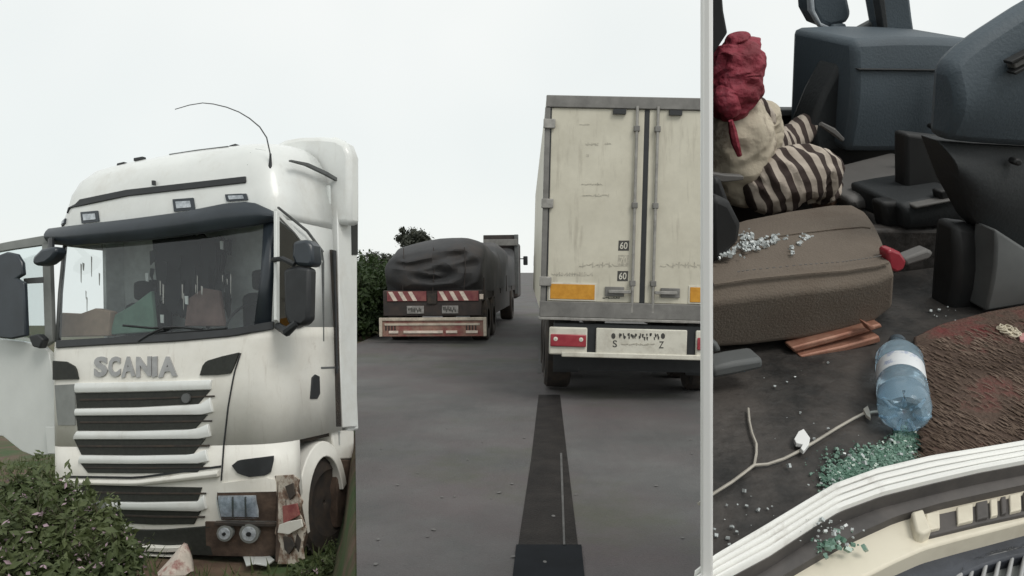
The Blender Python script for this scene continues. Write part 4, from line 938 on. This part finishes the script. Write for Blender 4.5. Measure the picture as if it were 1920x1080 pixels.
sc.f.append([j * (NS + 1) + NS for j in range(len(rows))]); 
cush = sc.build('seat_cushion', M['c_seat'], cab); 
md = cush.modifiers.new("bevel", 'BEVEL'); md.width = .02; md.segments = 4; md.limit_method = 'ANGLE'; md.angle_limit = R(28)
MB().tube([p + cU * .004 - cL * .006 for p in nr[:-1]], .0035, 6).build('seat_piping', M['c_seat'], cush)
MB().tube([a.lerp(b_, .5) + cU * .014 for a, b_ in zip(nr, bk)][:-2], .0022, 5).build('seat_seam', M['c_seat'], cush)
C1('seat_backrest', M['c_black'], [(1334, 372), (1350, 370), (1372, 380), (1392, 420), (1388, 455), (1350, 490), (1334, 500)], 1, .50, 0, .04, .02)
C1('seat_frame', M['c_black'], [(1334, 640), (1400, 634), (1560, 612), (1660, 590), (1655, 650), (1480, 670), (1334, 710)], 1, .50, 0, .04, .01)
C1('seat_rail', M['c_rail'], [(1484, 652), (1560, 632), (1652, 607), (1656, 614), (1600, 632), (1490, 662)], 1, .40, 0, .03, .004)
C1('seat_rail', M['c_rail'], [(1500, 668), (1580, 650), (1650, 630), (1652, 642), (1580, 662), (1510, 680)], 1, .39, 0, .03, .004)
C1('rail_tab', M['c_rail'], [(1614, 600), (1624, 604), (1638, 612), (1626, 618)], 1, .39, .01, .02, .003)
C1('seat_slide', M['midgrey'], [(1336, 690), (1380, 680), (1432, 672), (1432, 692), (1380, 704), (1336, 712)], 1, .30, 0, .05, .008)
C1('seat_slide', M['midgrey'], [(1336, 640), (1348, 645), (1356, 660), (1336, 664)], 1, .30, 0, .05, .008)
bkl = C1('belt_buckle', M['red_lens'], [(1664, 474), (1672, 467), (1690, 474), (1701, 490), (1696, 506), (1682, 512), (1668, 505)], 1, .42, 0, .03, .006)
C1('buckle_stalk', M['c_console'], [(1694, 486), (1740, 468), (1752, 473), (1744, 486), (1700, 500)], 1, .44, 0, .03, .006, parent=bkl)
# sill: ridged aluminium tread, seal, cream step panel
def lerp2(a, b_, t): return [(p[0] + (q[0] - p[0]) * t, p[1] + (q[1] - p[1]) * t) for p, q in zip(a, b_)]
inner = [(1300, 1090), (1340, 1058), (1430, 1004), (1510, 955), (1560, 925), (1640, 896), (1740, 872), (1830, 858), (1960, 836)]
outer = [(1300, 1142), (1340, 1112), (1440, 1058), (1520, 1005), (1570, 974), (1650, 944), (1745, 920), (1830, 900), (1960, 875)]
sill = MB().band(CP(2, .0), inner, outer, .012, .05, 40, 2).build('sill', M['c_seal'], cab)
for k in range(4):
    t0 = k / 4 + .02; MB().band(CP(2, .0), lerp2(inner, outer, t0), lerp2(inner, outer, t0 + .19), .020, .02, 44, 3, .004).build('tread_strip', M['c_tread'], sill)
seal_o = [(1300, 1200), (1380, 1136), (1470, 1078), (1545, 1034), (1600, 1004), (1680, 968), (1760, 944), (1840, 926), (1960, 900)]
MB().band(CP(2, -.015), outer, seal_o, 0, .05, 40, 3, .006).build('door_seal', M['c_seal'], cab)
def low_(px, py): 
    P, n = CP(2, -.03)(px, py); return P, n
cream_o = [(1380, 1230), (1450, 1170), (1540, 1120), (1625, 1080), (1680, 1052), (1735, 1028), (1800, 1010), (1870, 992), (1960, 968)]
MB().band(low_, lerp2(seal_o, seal_o, 0), cream_o, 0, .05, 40, 3, .002).build('step_panel', M['c_cream'], cab, bevel=.004)
C1('step_recess', M['c_seal'], [(1716, 980), (1800, 962), (1960, 925), (1960, 962), (1840, 988), (1742, 1012), (1722, 1010)], 2, -.03, .008, .012, .002)
rc = C1('step_block', M['c_cream'], [(1704, 978), (1726, 972), (1742, 1012), (1726, 1020), (1712, 1014)], 2, -.03, .02, .03, .004)
for x, w_, m_ in ((1732, 26, 'c_cream'), (1790, 30, 'c_cream'), (1826, 22, 'c_seal'), (1852, 14, 'c_cream'), (1872, 10, 'c_seal'), (1888, 22, 'c_cream'), (1914, 40, 'c_seal')):
    y = 976 - (x - 1732) * .225; C1('step_insert', M[m_], [(x, y), (x + w_, y - w_ * .225), (x + w_ + 1, y - w_ * .225 + 32), (x + 2, y + 32)], 2, -.03, .014, .02, .002)
slate_o = [(1560, 1230), (1640, 1190), (1700, 1150), (1760, 1110), (1800, 1080), (1850, 1058), (1900, 1044), (1940, 1036), (1990, 1030)]
MB().band(CP(2, -.06), cream_o, slate_o, 0, .04, 30, 3).build('lower_step', M['c_slate'], cab, bevel=.004)
C1('step_grating_back', M['grey'], [(1760, 1120), (1800, 1078), (1850, 1058), (1990, 1028), (1990, 1200), (1760, 1200)], 2, -.08, 0, .03, .004)
gt = C1('step_grating', M['silver'], [(1782, 1100), (1800, 1070), (1850, 1050), (1990, 1018), (1990, 1030), (1850, 1064), (1806, 1084), (1794, 1110)], 2, -.08, .02, .02, .003)
for x in range(1820, 1960, 24): C1('grating_bar', M['silver'], [(x, 1062 - (x - 1820) * .22), (x + 8, 1060 - (x - 1820) * .22), (x - 6, 1120), (x - 16, 1120)], 2, -.08, .018, .02, .003, parent=gt)
# body side and wheel below the sill (outside the frame, down to the road)
MB().box(Frame(Vector((0, 0, 0)), Vector((1, 0, 0)), Vector((0, 1, 0)), Vector((0, 0, 1))), (.75, 1.3, .35), (2.6, 2.4, .85)).build('under_body', M['c_slate'], cab, bevel=.05)
for x in (1.1, 2.2):
    w = MB().lathe(Vector((x, 1.22, .42)), Vector((0, 1, 0)), [(0, .2), (0, .38), (.04, .42), (.22, .42), (.26, .38), (.26, .2)], 28).build('wheel', M['rubber'], cab)
    MB().lathe(Vector((x, 1.24, .42)), Vector((0, 1, 0)), [(0, .02), (.02, .18), (.1, .22), (.2, .22)], 20).build('rim', M['grey'], w)
# floor mat with ribs
mm = add_layer(add_layer(mat('brown_fibre_mat', (.055, .034, .024), .95, .3, 5, col2=(.12, .08, .06), bump=.6, bscale=120), (.15, .022, .024), 5, .54, .68, .8), (.04, .05, .03), 8, .62, .75, .7)
MATP = [(1712, 640), (1760, 616), (1850, 592), (1960, 572), (2040, 560), (2040, 830), (1920, 848), (1800, 872), (1745, 884), (1726, 850), (1716, 760)]
fm = MB().poly(CP(2, 0), MATP, .012, .012).build('floor_mat', mm, bevel=.004)
tag(fm, 'worn brown ribbed floor mat lying on the dark cab floor', 'floor mat')
rb = MB(); rr = random.Random(9)
for i in range(1300):
    x = rr.uniform(1722, 1945); y = rr.uniform(600, 870)
    if y > 884 - (x - 1745) * .21 or y < 640 - (x - 1712) * .26 + 8: continue
    if (x - 1850) ** 2 / 3000 + (y - 740) ** 2 / 2500 < 1 and rr.random() < .8: continue
    P = CP(2, .014)(x, y)[0]; a = R(80 + rr.gauss(0, 6)); d = cF * math.cos(a) - cL * math.sin(a); l = rr.uniform(.004, .011)
    rb.tube([P - d * l, P + cU * .001, P + d * l], [.0008, .0012, .0008], 4)
rbo = rb.build('rib_fibres', mat('mat_rib', (.09, .06, .042), .9, .3, 7, col2=(.22, .16, .125)), fm, smooth=False); rbo['kind'] = 'stuff'
# water bottle lying on the floor, base towards the door
M['bottle'] = mat('blue_bottle_plastic', (.60, .78, .90), .08, .05, 8, trans=.78, spec=.6); M['bottle'].node_tree.nodes["Principled BSDF"].inputs["IOR"].default_value = 1.2
b0 = CF.hit(1697, 778, 2, .045); b1 = CF.hit(1682, 640, 2, .045); ax = (b1 - b0).normalized(); BL = (b1 - b0).length
bo = thing('water_bottle', b0 - cU * .045, 'pale blue plastic water bottle lying on the cab floor beside the mat', 'bottle')
r0 = .0435
MB().lathe(b0, ax, [(.012, .004), (.010, .012), (.004, .018), (0, .026), (.002, .034), (.012, .041), (.03, r0), (.05, r0 * .98), (.055, r0 * .955), (.06, r0 * .98), (.10, r0 * .98), (.105, r0 * .93), (.16, r0 * .93), (.165, r0 * .97), (.18, r0 * .97), (.186, r0 * .93), (.20, r0 * .96), (.22, r0 * .8), (BL * .9, r0 * .45), (BL * .97, .014)], 36).build('bottle_body', M['bottle'], bo)
mlab = add_layer(mat('paper_label', (.72, .74, .76), .5, .05, 10), (.28, .34, .5), 22, .55, .6, .8)
MB().lathe(b0, ax, [(.106, r0 * .945), (.107, r0 * .955), (.158, r0 * .955), (.159, r0 * .945)], 36).build('paper_label', mlab, bo)
MB().lathe(b0, ax, [(BL * .955, .0), (BL * .955, .016), (BL, .016), (BL + .002, .0)], 20).build('bottle_cap', M['c_dash'], bo)
for k in range(7):
    a = 2 * math.pi * k / 7; u = ax.cross(cU).normalized(); w_ = u.cross(ax); d = u * math.cos(a) + w_ * math.sin(a)
    MB().tube([b0 + d * .012 + ax * .006, b0 + d * .028 - ax * .003, b0 + d * .040 + ax * .012], [.003, .0045, .003], 6).build('base_lobe', M['bottle'], bo)
# cable with tag
def onf(x, y, z=.004): return CF.hit(x, y, 2, z)
mw = mat('pale_cable', (.42, .39, .34), .6, .15, 20)
ca = thing('cable', onf(1415, 870), 'thin pale cable with a white tag running across the dark floor to the bottle', 'cable')
MB().tube([onf(x, y) for x, y in ((1310, 945), (1340, 924), (1372, 904), (1396, 886), (1414, 872), (1440, 870), (1470, 860), (1500, 845), (1535, 824), (1570, 802), (1600, 785), (1620, 775), (1640, 772), (1660, 772))], .0026, 6).build('lead', mw, ca)
MB().tube([onf(x, y) for x, y in ((1414, 872), (1418, 850), (1418, 832), (1410, 812), (1405, 790), (1403, 766))], .0024, 6).build('branch_lead', mw, ca)
MB().poly(CP(2, .006), [(1488, 828), (1496, 814), (1506, 809), (1518, 826), (1516, 838), (1506, 851), (1500, 846), (1504, 838), (1492, 836)], .006, .008).build('tag', M['c_white'], ca, bevel=.001)
MB().poly(CP(2, .006), [(1618, 770), (1626, 764), (1630, 774), (1632, 788), (1624, 782)], .004, .005).build('clip', mw, ca)
# string coil on the mat
stc = MB(); P0 = CF.hit(1893, 620, 2, .018); pts = []
for i in range(90):
    a = i * .42; ra = .013 + .007 * math.sin(i * .9); pts.append(P0 + cF * (math.cos(a) * ra * .8 + .004 * math.sin(i * .21)) + cL * (math.sin(a) * ra * 1.35) + cU * .003 * math.sin(i * 1.1))
o = stc.tube(pts, .0018, 5).build('string_coil', mat('cream_string', (.62, .56, .44), .8, .1, 30)); tag(o, 'small tangled coil of cream string lying on the brown floor mat', 'string')
o = MB().poly(CP(2, .012), [(1908, 630), (1935, 628), (1935, 642), (1912, 642)], .006, .008).build('pink_wrapper', mat('pink_wrapper', (.5, .25, .24), .6, .15, 20)); tag(o, 'scrap of pink wrapper lying beside the string coil on the mat', 'wrapper')
st_ = MB()
for k in range(3, NS - 2):
    for q in (0, .5):
        p = nr[k].lerp(nr[k + 1], q) + (bk[k] - nr[k]).normalized() * .02 + cU * .013; d = (nr[k + 1] - nr[k]).normalized(); st_.tube([p - d * .003, p + d * .003], .0009, 4)
st_.build('stitches', M['c_console'], cush)['kind'] = 'stuff'
# shattered glass
def crumbs(name, spots, n, z, size, m, label, cat, seed):
    r2 = random.Random(seed); b = MB()
    for i in range(n):
        (x, y, sx_, sy_, i_, v_) = spots[r2.randrange(len(spots))]
        P = CF.hit(r2.gauss(x, sx_), r2.gauss(y, sy_), i_, v_) + cU * r2.random() * z; s = size * (.35 + 1.5 * r2.random() ** 2)
        u = Vector((r2.gauss(0, 1), r2.gauss(0, 1), r2.gauss(0, 1))).normalized(); w_ = u.cross(Vector((.3, .5, .8))).normalized(); q = u.cross(w_)
        b.hexa([P + (u * a + w_ * c + q * d * .6) * s for d in (-1, 1) for a, c in ((-1, -1), (1, -1), (1.1, .8), (-.7, 1))])
    o = b.build(name, m, smooth=False); return tag(o, label, cat, kind='stuff')
mgl = mat('green_glass_crumb', (.17, .32, .24), .2, .2, 30, col2=(.30, .46, .38), trans=.35); mwg = mat('white_glass_crumb', (.62, .66, .66), .2, .1, 30, trans=.25)
GS = [(1600, 876, 30, 14, 2, 0), (1650, 856, 30, 12, 2, 0), (1690, 846, 18, 16, 2, 0), (1575, 898, 18, 14, 2, 0), (1700, 818, 10, 8, 2, 0), (1630, 884, 34, 13, 2, 0)]
crumbs('broken_glass', GS, 2600, .0025, .0019, mgl, 'thin spread of crushed green window glass on the cab floor below the bottle', 'broken glass', 3)
crumbs('broken_glass', [(1600, 870, 50, 22, 2, 0), (1690, 840, 16, 16, 2, 0), (1580, 912, 20, 8, 2, 0)], 90, .005, .0021, mwg, 'bright splinters scattered over the green glass spread', 'broken glass', 4)
crumbs('broken_glass', [(1545, 985, 26, 12, 2, .021), (1560, 1000, 24, 12, 2, .021)], 40, .0012, .0016, mwg, 'pale glass crumbs lying across the ridged metal sill', 'broken glass', 5)
crumbs('broken_glass', [(1570, 1018, 22, 7, 2, -.012), (1545, 1030, 16, 6, 2, -.012)], 60, .002, .0026, mgl, 'few green glass crumbs on the rubber seal under the sill', 'broken glass', 8)
crumbs('broken_glass', [(1500, 720, 70, 40, 2, 0), (1420, 960, 40, 20, 2, 0), (1540, 800, 50, 30, 2, 0), (1360, 1000, 20, 18, 2, 0), (1770, 590, 16, 8, 2, 0)], 46, .002, .0016, mwg, 'single glass crumbs spread over the dark cab floor', 'broken glass', 6)
seatn = (bk[5] - nr[5]).cross(nr[12] - nr[5]).normalized()
if seatn.dot(cU) < 0: seatn = -seatn
r2 = random.Random(5); b = MB()
def on_seat(x, y):
    r = ray(x, y); t = (nr[5] - CAM).dot(seatn) / r.dot(seatn); return CAM + r * t + seatn * .016
for (x, y, sx_, sy_, n_) in ((1360, 490, 12, 4, 40), (1390, 478, 12, 6, 45), (1420, 468, 14, 6, 40), (1448, 461, 9, 5, 22), (1400, 456, 8, 5, 14), (1508, 459, 6, 3, 12), (1496, 471, 4, 3, 7), (1484, 486, 3, 4, 7)):
    for i in range(n_):
        P = on_seat(r2.gauss(x, sx_), r2.gauss(y, sy_)) + seatn * r2.random() * .004; s = .003 * r2.uniform(.5, 1.4)
        u = Vector((r2.gauss(0, 1), r2.gauss(0, 1), r2.gauss(0, 1))).normalized(); w_ = u.cross(Vector((.3, .5, .8))).normalized(); q = u.cross(w_)
        b.hexa([P + (u * a + w_ * c + q * d * .6) * s for d in (-1, 1) for a, c in ((-1, -1), (1, -1), (1, 1), (-1, 1))])
tag(b.build('broken_glass', mwg, smooth=False), 'white glass crumbs strewn over the brown seat cushion', 'broken glass', kind='stuff')
# person slumped in the far seat
M['skin'] = mat('brown_skin', (.12, .07, .045), .6, .15, 6)
pe = thing('person', CF.hit(1400, 380, 1, 1.0), 'person slumped in far seat, cream and dark striped clothes, red cloth over the head', 'person')
def skinned(name, m, nodes, edges, root=0, sub=2):
    me = bpy.data.meshes.new(name); o0 = root_loc(pe)
    me.from_pydata([p - o0 for p, r in nodes], edges, []); o = bpy.data.objects.new(name, me); link(o); o.parent = pe
    me.materials.append(m); o.modifiers.new("skin", 'SKIN'); sl_ = me.skin_vertices[0].data if me.skin_vertices else None
    if sl_ is None: me.attributes; return o
    for i, (p, r) in enumerate(nodes): sl_[i].radius = (r, r); sl_[i].use_root = (i == root)
    s = o.modifiers.new("sub", 'SUBSURF'); s.levels = sub; s.render_levels = sub
    return o
def h(px, py, b_): return CF.hit(px, py, 1, b_)
nodes = [(h(1385, 360, 1.02), .075), (h(1390, 300, 1.0), .08), (h(1390, 245, 1.0), .078), (h(1382, 205, 1.0), .04), (h(1378, 178, .99), .035), (h(1378, 135, .98), .052), (h(1378, 100, .98), .045),
         (h(1430, 245, 1.08), .034), (h(1465, 290, 1.10), .028), (h(1500, 255, 1.14), .024), (h(1530, 224, 1.16), .019), (h(1540, 214, 1.17), .018),
         (h(1380, 240, .97), .030), (h(1384, 300, .97), .026), (h(1404, 345, .96), .022),
         (h(1440, 350, .92), .06), (h(1520, 322, .90), .048), (h(1545, 370, .92), .036), (h(1550, 420, .95), .028),
         (h(1450, 345, 1.12), .06), (h(1540, 322, 1.12), .046), (h(1565, 380, 1.14), .03)]
edges = [(0, 1), (1, 2), (2, 3), (3, 4), (4, 5), (5, 6), (2, 7), (7, 8), (8, 9), (9, 10), (10, 11), (2, 12), (12, 13), (13, 14), (0, 15), (15, 16), (16, 17), (17, 18), (0, 19), (19, 20), (20, 21)]
skinned('body', M['skin'], nodes, edges)
for k, (dx, dy) in enumerate(((8, -12), (12, -8), (13, -3), (12, 2), (2, -10))):   # fingers of the reaching hand
    MB().tube([h(1540, 215, 1.17), h(1540 + dx * .7, 215 + dy * .7, 1.165), h(1540 + dx * 1.3, 215 + dy * 1.0 + 4, 1.16)], [.006, .0055, .004], 6).build('finger', M['skin'], pe)
def stripes(name, c1, c2, scale, rotz, thr=.5, stain=None):
    m = mat(name, c1, .9, .1, 8, bump=.3, bscale=30); n = m.node_tree; bs = n.nodes["Principled BSDF"]; old = bs.inputs["Base Color"].links[0].from_socket
    t = n.nodes.new("ShaderNodeTexCoord"); mp = n.nodes.new("ShaderNodeMapping"); mp.inputs["Rotation"].default_value = rotz
    wv = n.nodes.new("ShaderNodeTexWave"); wv.inputs["Scale"].default_value = scale; wv.inputs["Distortion"].default_value = 3.2; wv.inputs["Detail"].default_value = 1
    n.links.new(t.outputs["Object"], mp.inputs[0]); n.links.new(mp.outputs[0], wv.inputs[0])
    rp_ = n.nodes.new("ShaderNodeMapRange"); rp_.inputs[1].default_value = thr - .06; rp_.inputs[2].default_value = thr + .06; n.links.new(wv.outputs["Fac"], rp_.inputs[0])
    x = n.nodes.new("ShaderNodeMix"); x.data_type = 'RGBA'; n.links.new(rp_.outputs[0], x.inputs[0]); n.links.new(old, x.inputs[6]); x.inputs[7].default_value = (*c2, 1)
    n.links.new(x.outputs[2], bs.inputs["Base Color"]); return m
M['striped'] = stripes('striped_cloth', (.46, .40, .34), (.045, .03, .026), 9.5, (0, R(24), 0), .5)
M['cream_shirt'] = add_layer(mat('cream_shirt', (.52, .46, .36), .9, .1, 5, bump=.4, bscale=25), (.10, .06, .05), 7, .52, .62, .8)
M['red_cloth'] = add_layer(mat('red_head_cloth', (.16, .014, .024), .7, .3, 9, col2=(.36, .04, .07), bump=.6, bscale=40), (.12, .05, .06), 9, .52, .66, .8)
def cloth(name, m, pts, fold=.012, freq=60, seed=1, nn=36):
    P = [(Vector(p), r) for p, r in pts]; path = []
    for (p, r), (q, r2_) in zip(P, P[1:]):
        for k in range(9): t = k / 9; path.append((p.lerp(q, t), r + (r2_ - r) * (3 * t * t - 2 * t ** 3)))
    path.append(P[-1]); c0 = P[0]; c1 = P[-1]
    d0 = (P[0][0] - P[1][0]).normalized(); d1 = (P[-1][0] - P[-2][0]).normalized()
    path = [(c0[0] + d0 * c0[1] * .6, c0[1] * .35), (c0[0] + d0 * c0[1] * .4, c0[1] * .75)] + path + [(c1[0] + d1 * c1[1] * .4, c1[1] * .75), (c1[0] + d1 * c1[1] * .6, c1[1] * .35)]
    b = MB().tube([p for p, r in path], [r for p, r in path], nn); r3 = random.Random(seed); ph_ = [r3.uniform(0, 6) for _ in range(6)]
    for i, v in enumerate(b.v):
        c = path[min(i // nn, len(path) - 1)][0]; d = (v - c)
        if d.length < 1e-6: continue
        l = CF.l(v); q = Vector((l.x, l.y, l.z)) * (freq * .42) + Vector((seed * 3.7, 0, seed))
        rg = (1 - 2.2 * abs(noise.noise(q))) * .8 + (1 - 2.2 * abs(noise.noise(q * 1.9 + Vector((5, 2, 1))))) * .45
        b.v[i] = v + d.normalized() * fold * rg
    return b.build(name, m, pe, sub=1)
cloth('shirt', M['cream_shirt'], [(h(1392, 350, .95), .07), (h(1390, 300, .93), .078), (h(1388, 250, .93), .074), (h(1384, 205, .95), .056)], .011, 48, 2, 44)
cloth('shirt_sleeve', M['cream_shirt'], [(h(1420, 215, 1.0), .05), (h(1428, 250, 1.0), .048), (h(1430, 290, .98), .04)], .010, 60, 3)
cloth('striped_sleeve', M['striped'], [(h(1424, 240, 1.05), .05), (h(1440, 270, 1.06), .052), (h(1462, 286, 1.08), .046), (h(1496, 252, 1.12), .036), (h(1526, 226, 1.15), .028)], .009, 60, 4)
cloth('striped_trousers', M['striped'], [(h(1415, 362, .88), .05), (h(1450, 345, .87), .066), (h(1495, 328, .86), .066), (h(1528, 326, .87), .058), (h(1545, 350, .89), .042)], .016, 52, 5, 44)
cloth('head_cloth', M['red_cloth'], [(h(1376, 205, .92), .046), (h(1377, 178, .92), .060), (h(1377, 145, .93), .056), (h(1384, 112, .94), .056), (h(1386, 86, .95), .042), (h(1384, 72, .95), .022)], .013, 60, 6, 44)
cloth('cloth_tail', M['red_cloth'], [(h(1358, 168, .90), .02), (h(1362, 190, .88), .03), (h(1370, 212, .87), .022)], .006, 60, 9)
cloth('striped_hem', M['striped'], [(h(1408, 180, .95), .012), (h(1420, 200, .95), .022), (h(1432, 225, .97), .028), (h(1440, 250, 1.0), .03)], .005, 80, 8)
MB().tube([h(x, y, .835) for x, y in ((1370, 226), (1374, 246), (1379, 268), (1387, 292))], [.006, .010, .010, .006], 7).build('red_sash', M['red_cloth'], pe)
C1('far_seat', M['rubber'], [(1345, 350), (1350, 318), (1420, 330), (1470, 380), (1560, 380), (1600, 400), (1590, 440), (1345, 480)], 1, 1.1, 0, .06, .02)
C1('belt_strap', M['c_console'], [(1335, 324), (1360, 328), (1395, 330), (1395, 338), (1360, 342), (1335, 340)], 1, .80, 0, .02, .003)
